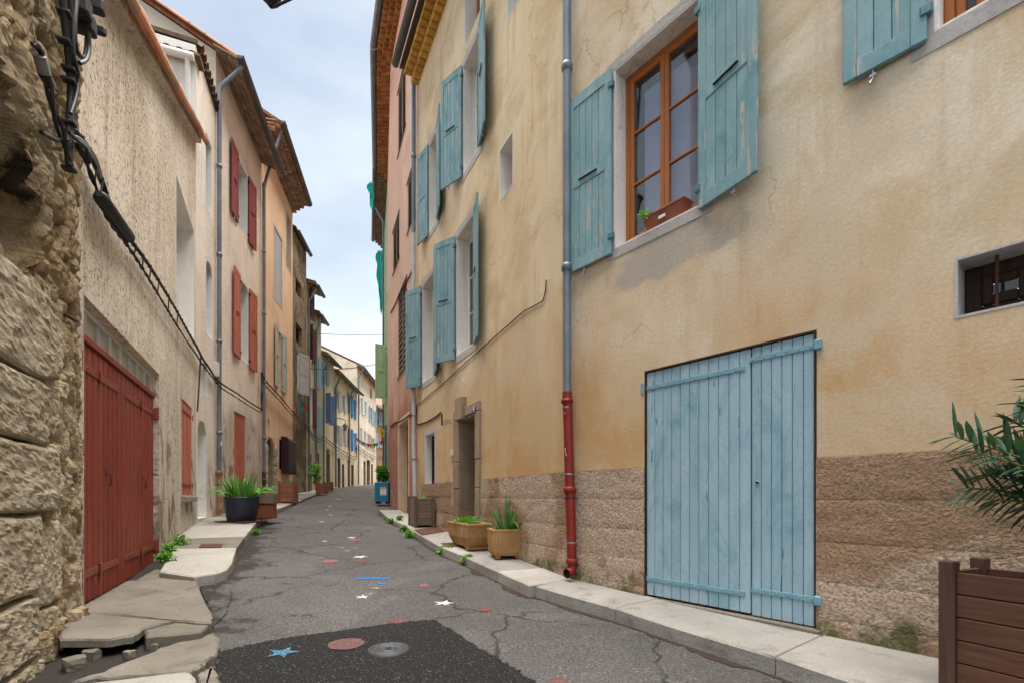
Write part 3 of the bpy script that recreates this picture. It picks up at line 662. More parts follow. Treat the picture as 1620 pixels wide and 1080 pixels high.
def along(pl, t):
    L = cum(pl); x = t * L[-1]
    for i in range(len(pl) - 1):
        if x <= L[i + 1] or i == len(pl) - 2: return pl[i].lerp(pl[i + 1], (x - L[i]) / (L[i + 1] - L[i]))
rm = MB()
def rfn(i, j):
    a = along(leftline, j); b = along(rightline, j); p = a.lerp(b, -.03 + 1.06 * i); return (p.x, p.y, road_z(p.x, p.y))
rm.grid(rfn, 44, 260)
road = tag(rm.build('road', M_['asphalt'], fix=False), kind='structure')

def gpoly(pts, fn=gz): return [onground(x, y, fn) for x, y in pts]
def flat_on(fn, pts, off): return [(p.x, p.y, fn(p.x, p.y) + off) for p in pts]
def densify(pts, n=4, jit=0.):
    out = []
    for i in range(len(pts)):
        a, b = pts[i], pts[(i + 1) % len(pts)]
        for k in range(n):
            q = a.lerp(b, k / n)
            if k and jit: q = q + Vector((rnd.uniform(-jit, jit), rnd.uniform(-jit, jit), 0))
            out.append(q)
    return out
# fresh asphalt patch, a sheet just proud of the road
pp = gpoly([(340, 1075), (348, 1031), (395, 1020), (467, 1007), (537, 998), (615, 987), (685, 980), (700, 990), (718, 998), (763, 1028), (805, 1052), (848, 1080), (900, 1110), (850, 1200), (400, 1200)], road_z)
ppd = densify(pp, 16, .018); mb = MB(); cen = sum((p for p in ppd), Vector()) / len(ppd)
rings = [[(lambda q: (q.x, q.y, road_z(q.x, q.y) + .007))(cen.lerp(p, k / 10)) for p in ppd] for k in range(1, 11)]
n = len(ppd); vs = [(cen.x, cen.y, road_z(cen.x, cen.y) + .007)] + [q for r in rings for q in r]
fs = [(0, 1 + i, 1 + (i + 1) % n) for i in range(n)] + [(1 + k * n + i, 1 + (k + 1) * n + i, 1 + (k + 1) * n + (i + 1) % n, 1 + k * n + (i + 1) % n) for k in range(9) for i in range(n)]
mb.add(vs, fs); mb.add([vs[1 + 9 * n + i] for i in range(n)] + [(p.x, p.y, road_z(p.x, p.y) - .02) for p in ppd], [(i, n + i, n + (i + 1) % n, (i + 1) % n) for i in range(n)])
mb.build('asphalt_patch', M_['patch'], road)
# painted marks on the asphalt
def mark(kind, px, py, w_, mat, rot=0., on_patch=False, asp=1.):
    c = onground(px, py, road_z); off = .013 if on_patch else .006; k = c.y / F; r = w_ * k / 2
    if kind == 'star': pts = [((r if i % 2 == 0 else r * .42) * math.cos(rot + math.pi * i / 5) * rnd.uniform(.9, 1.1), (r if i % 2 == 0 else r * .42) * math.sin(rot + math.pi * i / 5) * asp * rnd.uniform(.9, 1.1)) for i in range(10)]
    elif kind == 'dot': pts = [(r * math.cos(2 * math.pi * i / 18) * rnd.uniform(.94, 1.06), r * asp * math.sin(2 * math.pi * i / 18) * rnd.uniform(.94, 1.06)) for i in range(18)]
    elif kind == 'bar': pts = [(-r, -.035), (-r, .03), (r, .09), (r, .03)]
    elif kind == 'tick': pts = [(-r, r * .9), (-r * .3, r), (r * .1, r * .2), (r, r * .4), (r * .8, -r * .7), (0, -r * .5), (-r * .4, .1 * r)]
    mb = MB(); v = [(c.x, c.y, road_z(c.x, c.y) + off)] + [(c.x + x, c.y + y, road_z(c.x + x, c.y + y) + off) for x, y in pts]; n = len(pts)
    mb.add(v, [(0, 1 + i, 1 + (i + 1) % n) for i in range(n)]); return mb.build('painted_' + {'star': 'star', 'dot': 'dot', 'bar': 'stripe', 'tick': 'arrow'}[kind], M_[mat], road)
for a in [('star', 447, 1034, 52, 'ckcyan', .25, True), ('dot', 548, 1020, 56, 'ckred', 0, True), ('dot', 631, 981, 38, 'ckred'), ('star', 703, 954, 36, 'ckwhite', .2), ('star', 573, 944, 26, 'ckwhite', .5),
          ('bar', 589, 915.5, 54, 'ckblue'), ('tick', 602, 923, 18, 'ckblue'), ('dot', 670, 926, 16, 'ckpink'), ('dot', 767, 964, 22, 'ckorange'), ('dot', 882, 1079, 36, 'ckred'), ('star', 570, 880.5, 28, 'ckwhite', .1),
          ('dot', 522, 887.5, 24, 'ckpink'), ('dot', 572, 888, 20, 'ckorange'), ('dot', 425, 888, 20, 'ckorange', 0, False, .5), ('star', 514, 855.5, 11, 'ckwhite'), ('star', 557, 850, 18, 'ckwhite'), ('dot', 560, 853.5, 20, 'ckpink', 0, False, .7),
          ('dot', 541, 866, 10, 'cktan'), ('dot', 560, 866.5, 9, 'cktan'), ('dot', 549, 871, 10, 'cktan'), ('dot', 594, 930.5, 12, 'cktan'), ('dot', 586, 939, 13, 'cktan'), ('star', 509, 825, 13, 'ckwhite'), ('star', 523, 814, 10, 'ckwhite'), ('star', 517, 806, 8, 'ckwhite'),
          ('star', 522, 801, 9, 'ckwhite'), ('star', 536, 789, 9, 'ckwhite'), ('star', 540, 781, 8, 'ckwhite')]: mark(*a)
# round iron cover in the patch
c = onground(615, 1029, road_z); mc = root('manhole_cover', T(c.x, c.y, road_z(c.x, c.y) + .008), 'small round grey iron cover set in the dark asphalt patch', 'manhole cover')
mb = MB(); mb.lathe([(0, .006), (.03, .006), (.032, .012), (.055, .012), (.058, .006), (.085, .006), (.088, .012), (.108, .012), (.112, .004), (.128, .004), (.131, .014), (.150, .014), (.154, -.02)], 32)
mb.build('lid', M_['castgrey'], mc, WM[mc.name]); MB().lathe([(0, .017), (.018, .017), (.02, .008)], 12).build('keyhole_boss', M_['iron'], mc, WM[mc.name])

# ---- pavements
def wallpts(w, pxs): return [w.P(w.s_(x), .0, 0) for x in pxs]
def kerb_slab(parent, outer, inner, th, mat, name='paving_slab', dz=0., jit=0.):
    """outer/inner: lists of (X,Y) from far to near; one cast slab between them, following the slope of the street"""
    poly = outer + inner[::-1]; v = [Vector((p[0], p[1], 0)) for p in poly]
    v = densify(v, 3, jit)
    mb = MB(); mb.slab([(p.x, p.y) for p in v], lambda x, y: gz(x, y) + dz, th)
    return mb.build(name, M_[mat], parent)
rp = put('pavement_right', None, None, T(0, 6, 0)); tag(rp, kind='structure')
oedge = [(600, 806), (613, 817), (640, 830), (668, 847), (700, 865), (727, 876), (753, 888), (787, 903), (838, 925.5)]
O = [onground(x, y) for x, y in oedge]
I = []
def inner_of(p):
    best = None
    for w in (RA, RB, RC, RC2):
        q = Vector((p.x, p.y)); t = (q - w.o).dot(w.a)
        if -.01 <= t <= w.len + .01:
            d = (q - w.o).dot(w.n); r = w.P(t, -.02, 0)
            if best is None or abs(d) < best[0]: best = (abs(d), r)
    return best[1] if best else Vector((KA.x + .05, KA.y, 0))
for i in range(len(O) - 1):
    a, b = O[i], O[i + 1]; g_ = (b - a).normalized() * .004
    kerb_slab(rp, [a + g_, b - g_], [inner_of(a + g_), inner_of(b - g_)], .30, ['concrete', 'paleconcrete', 'concrete'][i % 3], jit=.006, dz=rnd.uniform(-.004, .004))
N_ = [onground(x, y) for x, y in [(848, 926), (974, 961), (1061, 989), (1227, 1038), (1354, 1080)]]; N_.append(N_[-1] + (N_[-1] - N_[-2]) * 2.2)
cuts = [0, 1, 3, 5]
sub = [N_[0], N_[0].lerp(N_[1], .5), N_[1], N_[2], N_[2].lerp(N_[3], .5), N_[3], N_[3].lerp(N_[4], .5), N_[4], N_[5]]
def innA(p):
    t = (Vector((p.x, p.y)) - RA.o).dot(RA.a); return RA.P(min(t, RA.len), -.02, 0)
for lo, hi in ((0, 2), (2, 5), (5, 8)):
    pts = sub[lo:hi + 1]; inn = [innA(p) for p in pts]
    if lo == 0: inn[0] = Vector((KA.x + .02, KA.y, 0))
    e = .003; kerb_slab(rp, [pts[0] + (pts[1] - pts[0]).normalized() * e] + pts[1:-1] + [pts[-1] - (pts[-1] - pts[-2]).normalized() * e], inn, .32, 'concrete', dz=[-.0, .004, .0][lo // 3])
# rusty plates set in the right pavement
for a in ([(655, 838), (693, 832), (705, 840), (668, 846)], [(697, 859), (735, 857), (745, 861), (708, 866)]):
    p = [onground(*q) for q in a]; MB().slab([(q.x, q.y) for q in p], lambda x, y: gz(x, y) + .010, .03).build('rusty_plate', M_['rustplate'], rp)

lp = put('pavement_left', None, None, T(-4, 6, 0)); tag(lp, kind='structure')
LO = [onground(x, y) for x, y in [(367, 889), (374, 866), (387, 848), (402, 829), (417, 816), (433, 806), (455, 798), (477, 790), (500, 781), (518, 774.5)]]
def inner_l(p):
    best = None
    for w in (L1, L2, L3, L4, L5, L6, L7, L8):
        q = Vector((p.x, p.y)); t = (q - w.o).dot(w.a)
        if -.05 <= t <= w.len + .05:
            d = (q - w.o).dot(w.n); r = w.P(t, -.02, 0)
            if best is None or abs(d) < best[0]: best = (abs(d), r)
    return best[1]
for i in range(1, len(LO) - 1):
    a, b = LO[i], LO[i + 1]; g_ = (b - a).normalized() * .004
    kerb_slab(lp, [a + g_, b - g_], [inner_l(a + g_), inner_l(b - g_)], .22, ['concrete', 'oldconcrete', 'paleconcrete'][i % 3], dz=rnd.uniform(-.004, .004))
def px_slab(pts, h, th, mat, name='paving_slab', tilt=None, sub_=5, jit=.008):
    """slab whose outline is read on a plane at height h (or a callable plane)"""
    fn = (lambda x, y: E + h) if not callable(h) else h
    p = densify([onground(x, y, fn) for x, y in pts], sub_, jit); mb = MB(); mb.slab([(q.x, q.y) for q in p], fn, th); return mb.build(name, M_[mat], lp)
sA = lambda x, y: E - .955 - .035 * max(0, (x + 3.3)) + .02 * (y - 5)
px_slab([(252, 903), (273, 867), (374, 866), (367, 889), (358, 900), (340, 907), (307, 911)], lambda x, y: gz(x, y) + .012, .15, 'paleconcrete', jit=.004)
px_slab([(118, 968), (184, 932), (249, 898), (271, 909), (308, 912), (324, 949), (336, 969), (333, 984), (269, 979), (184, 970)], sA, .16, 'oldconcrete')
px_slab([(128, 970), (184, 971.5), (275, 981.5), (227, 992.5), (211, 1004), (167, 1010), (95, 1010), (92, 987)], lambda x, y: sA(x, y) - .004, .06, 'oldconcrete')
px_slab([(276, 982), (307, 982.5), (333, 985.5), (318, 998), (231, 1006), (228, 993)], lambda x, y: sA(x, y) - .025, .10, 'oldconcrete')
sD = lambda x, y: E - 1.085 + .17 * max(-.2, (x + 2.05)) * .5 + .02 * noise.noise((x * 7, y * 7, 1))
px_slab([(110, 1078), (215, 1040), (307, 1004), (333, 993), (347, 1011), (344, 1033), (324, 1049), (304, 1059), (215, 1067)], sD, .16, 'oldconcrete', jit=.02)
px_slab([(80, 1110), (80, 1084), (200, 1073), (303, 1061), (312, 1082), (310, 1120)], -1.10, .12, 'concrete')
px_slab([(306, 1063), (338, 1052), (347, 1066), (346, 1090), (318, 1095)], -1.13, .10, 'oldconcrete', jit=.012)
mb = MB()  # rough concrete gutter strip between the apron and the asphalt
px_slab([(309, 911), (341, 908), (360, 901), (368, 892), (369, 930), (360, 965), (338, 990), (336, 968), (325, 949)], lambda x, y: road_z(x, y) + .02, .1, 'oldconcrete', 'asphalt_strip', jit=.012).data.materials[0] = M_['asphalt']
p = [onground(*q) for q in [(314, 866), (318, 861), (352, 861), (350, 866)]]; MB().slab([(q.x, q.y) for q in p], lambda x, y: gz(x, y) + .018, .03).build('rusty_plate', M_['rustplate'], lp)
# loose stones under the broken edge
def rock(dx, dy, dz, seed, amp=.12, n=2):
    import bmesh
    bm = bmesh.new(); bmesh.ops.create_cube(bm, size=1); bmesh.ops.subdivide_edges(bm, edges=bm.edges, cuts=n, use_grid_fill=True)
    for v in bm.verts:
        q = v.co.copy(); q = q.lerp(q.normalized() * .62, .35); nn = noise.noise_vector(q * 2.3 + Vector((seed, seed * 1.7, 0))) * amp
        v.co = Vector(((q.x + nn.x) * dx, (q.y + nn.y) * dy, (q.z + nn.z) * dz))
    mb = MB(); mb.add([v.co for v in bm.verts], [[v.index for v in f.verts] for f in bm.faces], False); bm.free(); return mb
for i, (x, y, sz) in enumerate([(145, 1033, .08), (118, 1048, .10), (245, 1019, .05), (205, 1032, .06)]):
    q = onground(x, y, lambda a, b: E - 1.10)
    rock(sz * 1.1, sz, sz * 1.2, i * 3.1).build('loose_stone', M_['oldconcrete'], lp, T(q.x, q.y, E - 1.12) @ RZ(i))

# ------------------------------------------------------------------ right: ochre house with blue shutters (front bends at the drainpipe)
zp = E + .305                        # top of the roughcast plinth
doorR = RA.rect(1020, 1292, 587, 948); doorR = (doorR[0], doorR[1], E - 1.015, doorR[3])
wA = RA.rect(972, 1112, 112, 395); wA2 = RA.rect(1478, 1640, -330, 52); wA3 = RA.rect(1510, 1760, 410, 505)
ztA = E + 10.3
oh = root('ochre_house', T(KA.x, KA.y, E - 1), 'tall ochre house with blue plank shutters and double blue plank door', 'house')
holesA = [doorR, wA, wA2, wA3]
mb = MB(); facade(mb, 0, RA.len, E - 2, ztA, holesA); mb.build('wall', M_['ochreA'], oh, RA.M)
w1 = RB.rect(722, 752.5, 377, 565); w2 = RB.rect(668, 689, 453, 597); w2 = (w2[0], w2[1], w1[2], w1[3])
w3 = RB.rect(733, 761, 107, 277); w4 = RB.rect(679, 693.5, 228, 370); w4 = (w4[0], w4[1], w3[2], w3[3])
w5 = RB.rect(790, 812, 240, 321); w6 = RB.rect(735, 760, -110, 77); w7 = RB.rect(802, 826, -60, 38)
dB = RB.rect(729, 755, 664, 840); gB = RB.gnd((dB[0] + dB[1]) / 2); dB = (dB[0], dB[1], gB + .10, dB[3]); w8 = RB.rect(673, 688, 688, 768)
holesB = [w1, w2, w3, w4, w5, w6, w7, dB, w8]
mb = MB(); facade(mb, 0, RB.len, E - 2, ztA, holesB); mb.build('wall', M_['ochre'], oh, RB.M)
sb = MB(); sb.add([(RB.len - .01, -.005, E - 2), (RB.len - .01, -.005, ztA), (RB.len - .01, -7, ztA), (RB.len - .01, -7, E - 2)], [(0, 1, 2, 3)]); sb.build('side_wall', M_['ochre'], oh, RB.M)
sb = MB(); sb.add([(.01, -.005, E - 2), (.01, -.005, ztA), (.01, -6, ztA), (.01, -6, E - 2)], [(0, 1, 2, 3)]); sb.build('side_wall', M_['ochre'], oh, RA.M)
mb = MB()   # roof over both fronts
for w, s0, s1 in ((RA, -.2, RA.len), (RB, 0, RB.len + .1)):
    mb.add([tuple(w.P(s0, .42, ztA + .33)), tuple(w.P(s1, .42, ztA + .33)), tuple(w.P(s1, -5, ztA + 2.2)), tuple(w.P(s0, -5, ztA + 2.2)), tuple(w.P(s0, .42, ztA + .40)), tuple(w.P(s1, .42, ztA + .40)), tuple(w.P(s1, -5, ztA + 2.3)), tuple(w.P(s0, -5, ztA + 2.3))],
           [(0, 1, 2, 3), (7, 6, 5, 4), (0, 4, 5, 1), (1, 5, 6, 2), (3, 2, 6, 7), (0, 3, 7, 4)])
mb.build('roof', M_['oldtile'], oh)
genoise(oh, RB, 0.0, RB.len + .02, ztA, 2, 'ochregen', .2, .17, .155); genoise(oh, RA, RA.len - 3, RA.len, ztA, 2, 'ochregen', .2, .17, .155)
gutter(oh, RB, 0, RB.len + .12, .52, ztA + .42, .085)
# plinth: courses of roughcast with sunk joints
pc = []
zz = [E - 2, E - .92, E - .64, E - .34, E - .02, zp]
def plinth(w, s0, s1, skip=()):
    segs = [(s0, s1)]
    for a, b in sorted(skip):
        segs = [q for x, y in segs for q in ([(x, min(y, a)), (max(x, b), y)] if a < y and b > x else [(x, y)]) if q[1] - q[0] > .01]
    for x, y in segs:
        MB().box(x, y, -.03, .009, E - 2, zp - .014).build('plinth_joint', M_['ochre_plinth'], oh, w.M)
        for k in range(len(zz) - 1):
            mb = MB(); nx = max(2, int((y - x) / .045)); nz = max(2, int((zz[k + 1] - zz[k]) / .045)); j = .0025
            za, zb = zz[k] + (j if k else 0), zz[k + 1] - (j if k < len(zz) - 2 else 0)
            if k == 0: za = E - 1.3; nz = 9
            def f(i, jj, x=x, y=y, za=za, zb=zb):
                s = x + (y - x) * i; top_ = (k == len(zz) - 2); wp_ = w.P(s, 0, 0); z = za + (zb - (.0 if not top_ else .012 + .016 * noise.noise((wp_.x * 5, wp_.y * 5, 2)) + .008 * noise.noise((wp_.x * 21, wp_.y * 21, 2))) - za) * jj; ed = min(1, min(s - x, y - s) / .03, min(z - za, zb - z) / .012)
                p = w.P(s, 0, z); return (s, .014 + max(0, ed) * (.004 + .010 * noise.noise((p.x * 14, p.y * 14, p.z * 14)) + .006 * noise.noise((p.x * 33, p.y * 33, p.z * 33))), z)
            mb.grid(f, nx, nz, True)
            mb.add([(x, .004, za), (y, .004, za), (y, .014, za), (x, .014, za)], [(0, 1, 2, 3)]); mb.add([(x, .004, zb), (x, .014, zb), (y, .014, zb), (y, .004, zb)], [(0, 1, 2, 3)])
            mb.build('plinth_course', M_['ochre_plinth'], oh, w.M, fix=False)
plinth(RA, 2.2, RA.len, [(doorR[0], doorR[1])])
plinth(RB, 0, RB.s_(664), [(RB.s_(761), RB.s_(721)), (w8[0] - .02, w8[0] - .02)])
# blue double door
dr = lining(oh, RA, doorR, .16, 'doorwood', name='double_door', sides='lrt')
sm = RA.s_(1187); D0, D1, DZ0, DZ1 = doorR; yd0, yd1 = -.045, -.012
for nm, a, b, nb in (('left', sm + .004, D1 - .012, 11), ('right', D0 + .019, sm - .004, 6)):
    if nm == 'left': boards(dr, RA.M, a, b, yd0, yd1, DZ0 + .015, DZ1 - .02, nb, 'bluedoor', .004, 'board', .006, .0015)
    else: boards(dr, RA.M, a, b, yd0, yd1, DZ0 + .005, DZ1 - .02, nb, 'bluedoor', .004, 'board', .006, .0015)
MB().box(D0 + .004, D1 - .004, -.155, -.14, DZ0 - .05, DZ1 - .004).build('back_panel', M_['dark'], dr, RA.M)
def strap(par, M, x0, x1, y, z, mat, hgt=.042, pint=None, n=7):
    mb = MB(); mb.bev(x0, x1, y, y + .007, z - hgt / 2, z + hgt / 2, .002)
    for k in range(n):
        xx = x0 + (x1 - x0) * (k + .6) / n; mb.lathe([(0, .006), (.006, .004), (.0085, 0)], 8, (0, 0, 0)); L_ = mb.v[-24:]; mb.v[-24:] = [(xx + p[0], y + .007 + p[2], z + p[1]) for p in L_]
    if pint is not None:
        mb.tube([(pint, y + .01, z - .055), (pint, y + .01, z + .055)], .017, 10); mb.bev(pint - .02, pint + .035, y - .06, y + .003, z - .035, z + .035, .006)
    return mb.build('strap_hinge', M_[mat], par, M)
zt1 = RA.z_(1020, 614); zb1 = RA.z_(1020, 914)
strap(dr, RA.M, RA.s_(1178), D1 + .01, -.011, zt1, 'ironblue', pint=D1 + .028, n=8); strap(dr, RA.M, RA.s_(1178), D1 + .01, -.011, zb1, 'ironblue', pint=D1 + .028, n=8)
strap(dr, RA.M, D0 - .012, RA.s_(1184), -.011, RA.z_(1290, 546), 'ironblue', pint=None, n=6); strap(dr, RA.M, D0 - .012, RA.s_(1188), -.011, RA.z_(1290, 948), 'ironblue', pint=None, n=6)
for zz_ in (RA.z_(1290, 546), RA.z_(1290, 948)): MB().bev(D0 - .04, D0 + .012, -.03, .03, zz_ - .04, zz_ + .035, .008).build('hinge_pin', M_['ironblue'], dr, RA.M)
q = RA.px(1197, 763); MB().lathe([(.011, .001), (.013, .006), (.017, .006), (.019, 0)], 16).build('lock_ring', M_['band'], dr, RA.M @ T(q[0], -.0115, q[2]) @ Matrix.Rotation(R(-90), 4, 'X')); MB().lathe([(0, .0015), (.0125, .0015)], 16).build('lock_hole', M_['dark'], dr, RA.M @ T(q[0], -.0115, q[2]) @ Matrix.Rotation(R(-90), 4, 'X'))
MB().bev(D0 - .03, D1 + .03, -.12, .034, E - 1.3, DZ0 - .004, .01).build('door_sill', M_['oldconcrete'], oh, RA.M)
# big window with brown casement, flower box on its sill, shutters
win = lining(oh, RA, wA, .27, 'white', .10, 'greyband'); casement(win, RA.M, wA[0] + .018, wA[1] - .018, wA[2] + .018, wA[3] - .018, -.20, 'frame', 3, True, 'glass', .06)
MB().box(wA[0] + .03, wA[1] - .19, -.30, -.285, wA[2] + .02, wA[3] - .22).build('curtain', M_['curtain'], win, RA.M)
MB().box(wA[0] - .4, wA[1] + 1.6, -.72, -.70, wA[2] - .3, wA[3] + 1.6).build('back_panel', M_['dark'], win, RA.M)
ww = (wA[1] - wA[0]) / 2
shA = shutter(oh, RA, wA[1] + .012, wA[2] - .055, wA[3] + .02, RA.s_(905) - wA[1] - .012, +1, 2, 'blue', 5)
shB = shutter(oh, RA, wA[0] + .02, wA[2] - .055, wA[3] + .02, .60, -1, 12, 'blue', 4)
# grey mortar patch below the sill
patch = [(0.02, 0), (.5, .02), (.95, .0), (1.02, -.10), (.9, -.2), (.65, -.27), (.45, -.4), (.2, -.36), (.05, -.25), (-.06, -.12)]
px0 = wA[0] - .05; pw = wA[1] - wA[0] + .1
pts = [(px0 + pw * (1 - a), wA[2] - .1015 + b) for a, b in patch]; 
win = lining(oh, RA, wA2, .27, 'white', .12, 'greyband'); casement(win, RA.M, wA2[0] + .018, wA2[1] - .018, wA2[2] + .018, wA2[3] - .018, -.20, 'frame', 3, True, 'darkglass', .06)
shutter(oh, RA, wA2[1] + .03, wA2[2] - .05, wA2[3] + .02, RA.s_(1338) - wA2[1] - .03, +1, 3, 'blue', 3)
win = lining(oh, RA, wA3, .30, 'greyband'); casement(win, RA.M, wA3[0] + .018, wA3[1] - .018, wA3[2] + .018, wA3[3] - .018, -.24, 'doorwood', 1, True, 'darkglass', .08)
for x in (1573, 1645, 1700):
    s = RA.s_(x); MB().tube([(s, -.10, wA3[2]), (s, -.10, wA3[3])], .009, 8).build('window_bar', M_['rustplate'], win, RA.M)
# drainpipe: grey zinc above, red cast iron below
sP = RA.s_(897, .09); zr = RA.z_(897, 628, .09); zg = RA.gnd(sP) + .10
pz = pipe(oh, RA, [(sP, .09, zr), (sP, .09, ztA + .25)], .05, 'zinc', [(sP, .09, RA.z_(897, y, .09), 'collar') for y in (423, 106, -200)])
slx = RA.s_(905, .09)
pts = [(sP, .09, zr + .06), (sP - .005, .09, zr), (slx, .09, zg + .06), (slx, .10, zg + .02), (slx, .14, zg - .01), (slx, .18, zg - .012)]
pr = MB().tube(pts, [.056] * 6, 16, cap=False).build('drainpipe', M_['redpipe'], oh, RA.M); MB().lathe([(0, 0), (.05, 0)], 16).build('pipe_mouth', M_['dark'], pr, RA.M @ T(slx, .165, zg - .011) @ Matrix.Rotation(R(-90), 4, 'X'))
def onp(y): f = (RA.z_(897, y, .09) - zr) / (zg - zr); return (sP + (slx - sP) * f, .09, RA.z_(897, y, .09))
for y, rr, hh, m_ in ((634, .072, .05, 'redpipe'), (645, .060, .022, 'band'), (750, .060, .022, 'band'), (774, .072, .075, 'redpipe'), (787, .060, .022, 'iron'), (857, .060, .022, 'band'), (886, .068, .07, 'redpipe')):
    s, d, z = onp(y); MB().tube([(s, d, z - hh / 2), (s, d, z - hh / 2 + .004), (s, d, z + hh / 2 - .004), (s, d, z + hh / 2)], [.056, rr, rr, .058], 16).build('collar' if m_ == 'redpipe' else 'pipe_band', M_[m_], pr, RA.M)
s, d, z = onp(655); MB().lathe([(0, .003), (.014, .003), (.015, 0)], 14).build('round_sticker', M_['magenta'], pr, RA.M @ T(s - .01, d + .0555, z) @ Matrix.Rotation(R(-90), 4, 'X'))
# pencil-thin graffiti scrawl on the red pipe
s, d, z = onp(715); sc_ = MB(); sc_.tube([(s + .006, d + .057, z + .05), (s - .004, d + .0575, z + .03), (s + .004, d + .0575, z + .015), (s - .012, d + .056, z + .0), (s - .002, d + .0575, z - .02), (s - .016, d + .0555, z - .03), (s - .018, d + .055, z - .05)], .0022, 5); sc_.build('graffiti_scrawl', M_['whitepaint'], pr, RA.M)
# far half of the ochre house: openings
def plainwin(h, w, r, dep=.3, mat='white', band=.0, fm='whitesh', rows=3, glass='darkglass', bandmat='greyband', two=True):
    wn_ = lining(h, w, r, dep, mat, band, bandmat); casement(wn_, w.M, r[0] + .017, r[1] - .017, r[2] + .017, r[3] - .017, -dep + .04, fm, rows, two, glass, .05); return wn_
for r in (w1, w2, w3, w4): plainwin(oh, RB, r, .30, 'white', .13)
plainwin(oh, RB, w6, .30, 'white', .0, 'frame', 2); plainwin(oh, RB, w7, .3, 'white', 0, 'whitesh', 2, two=False); plainwin(oh, RB, w5, .32, 'white', 0, 'whitesh', 1, two=False); plainwin(oh, RB, w8, .22, 'white', .09, 'doorwood', 3)
wd1 = .62
shutter(oh, RB, w1[0] + .0, w1[2] - .05, w1[3] + .03, RB.s_(750) - RB.s_(766), -1, 14, 'blue', 4)
shutter(oh, RB, w1[1] - .0, w1[2] - .05, w1[3] + .03, .56, +1, 30, 'blue', 4)
shutter(oh, RB, w2[0], w2[2] - .05, w2[3] + .03, .56, -1, 12, 'blue', 4, False)
shutter(oh, RB, w2[1], w2[2] - .05, w2[3] + .03, .56, +1, 26, 'blue', 4)
shutter(oh, RB, w3[0], w3[2] - .05, w3[3] + .03, .58, -1, 14, 'blue', 4)
shutter(oh, RB, w3[1], w3[2] - .05, w3[3] + .03, .60, +1, 22, 'blue', 4)
shutter(oh, RB, w4[0], w4[2] - .05, w4[3] + .03, .56, -1, 12, 'blue', 4, False)
shutter(oh, RB, w4[1], w4[2] - .05, w4[3] + .03, .56, +1, 10, 'blue', 4, False)
# stone doorway with keystone, dark plank door inside
dw = lining(oh, RB, dB, .42, 'dressed', name='door', sides='lrtb')
ja, jb = RB.s_(761), RB.s_(720.5); zl = RB.z_(757, 634); zc = dB[3]
def blk(x0, x1, z0, z1, y1=.05, m_='dressed', nm='stone_block'): return MB().bev(x0, x1, -.05, y1, z0, z1, .012).build(nm, M_[m_], dw, RB.M)
hts = [gB, gB + .42, gB + .95, gB + 1.45, zc + .02]
for k in range(4):
    blk(ja, dB[0] - .003, hts[k] + .004, hts[k + 1] - .004, .05 + .006 * (k % 2)); blk(dB[1] + .003, jb, hts[k] + .004, hts[k + 1] - .004, .055 - .006 * (k % 2))
blk(ja, RB.s_(738.5), zc + .024, zl, .052); blk(RB.s_(727), jb, zc + .024, zl, .052); blk(RB.s_(738), RB.s_(727.5), zc - .02, zl + .20, .11, nm='keystone')
boards(dw, RB.M, dB[0] + .02, dB[1] - .02, -.40, -.37, dB[2] + .02, dB[3] - .02, 6, 'doorwood')
MB().bev(ja, jb, -.35, .10, gB - .1, gB + .095, .015).build('door_step', M_['dressed'], dw, RB.M)
# enamel number plate, door bell, wires
nb = MB().bev(RB.s_(757.5), RB.s_(752.3), .053, .064, RB.z_(755, 654), RB.z_(755, 643), .004).build('number_plate', M_['enamel'], oh, RB.M)
cu = bpy.data.curves.new('number', 'FONT'); cu.body = '9'; cu.size = .17; cu.align_x = 'CENTER'; cu.align_y = 'CENTER'; cu.extrude = .002; cu.materials.append(M_['whitepaint'])
put('number', txtmesh(cu), nb, RB.M @ T((RB.s_(757.5) + RB.s_(752.3)) / 2, .066, (RB.z_(755, 654) + RB.z_(755, 643)) / 2) @ Matrix.Rotation(math.pi, 4, 'Z') @ Matrix.Rotation(R(90), 4, 'X'))
MB().bev(RB.s_(720.5) + .02, RB.s_(717) + .05, 0, .05, RB.z_(719, 720), RB.z_(719, 710), .006).build('door_bell_box', M_['plastic'], oh, RB.M)
def wire(h, w, pts, r, mat='bcable', name='wall_wire', d=.015, n=6, sm_=True):
    P_ = [w.px(x, y, d) for x, y in pts]; out = []
    for i in range(len(P_) - 1):
        for k in range(4): out.append(tuple(Vector(P_[i]).lerp(Vector(P_[i + 1]), k / 4)))
    out.append(P_[-1]); return MB().tube(out, r, n).build(name, M_[mat], h, w.M)
wire(oh, RB, [(864, 443), (863, 460), (859, 476), (845, 484), (829, 492), (780, 535), (740, 570), (700, 607), (660, 640)], .008)
wire(oh, RB, [(659, 640), (658, 668), (662, 671), (675, 667), (690, 658), (697, 652), (699, 655), (699, 672)], .014, 'cable')
wire(oh, RB, [(701, 668), (708, 662), (714, 663), (717, 672), (718, 710)], .006, 'gcable')
wire(oh, RB, [(716, 470), (716, 474)], .006)
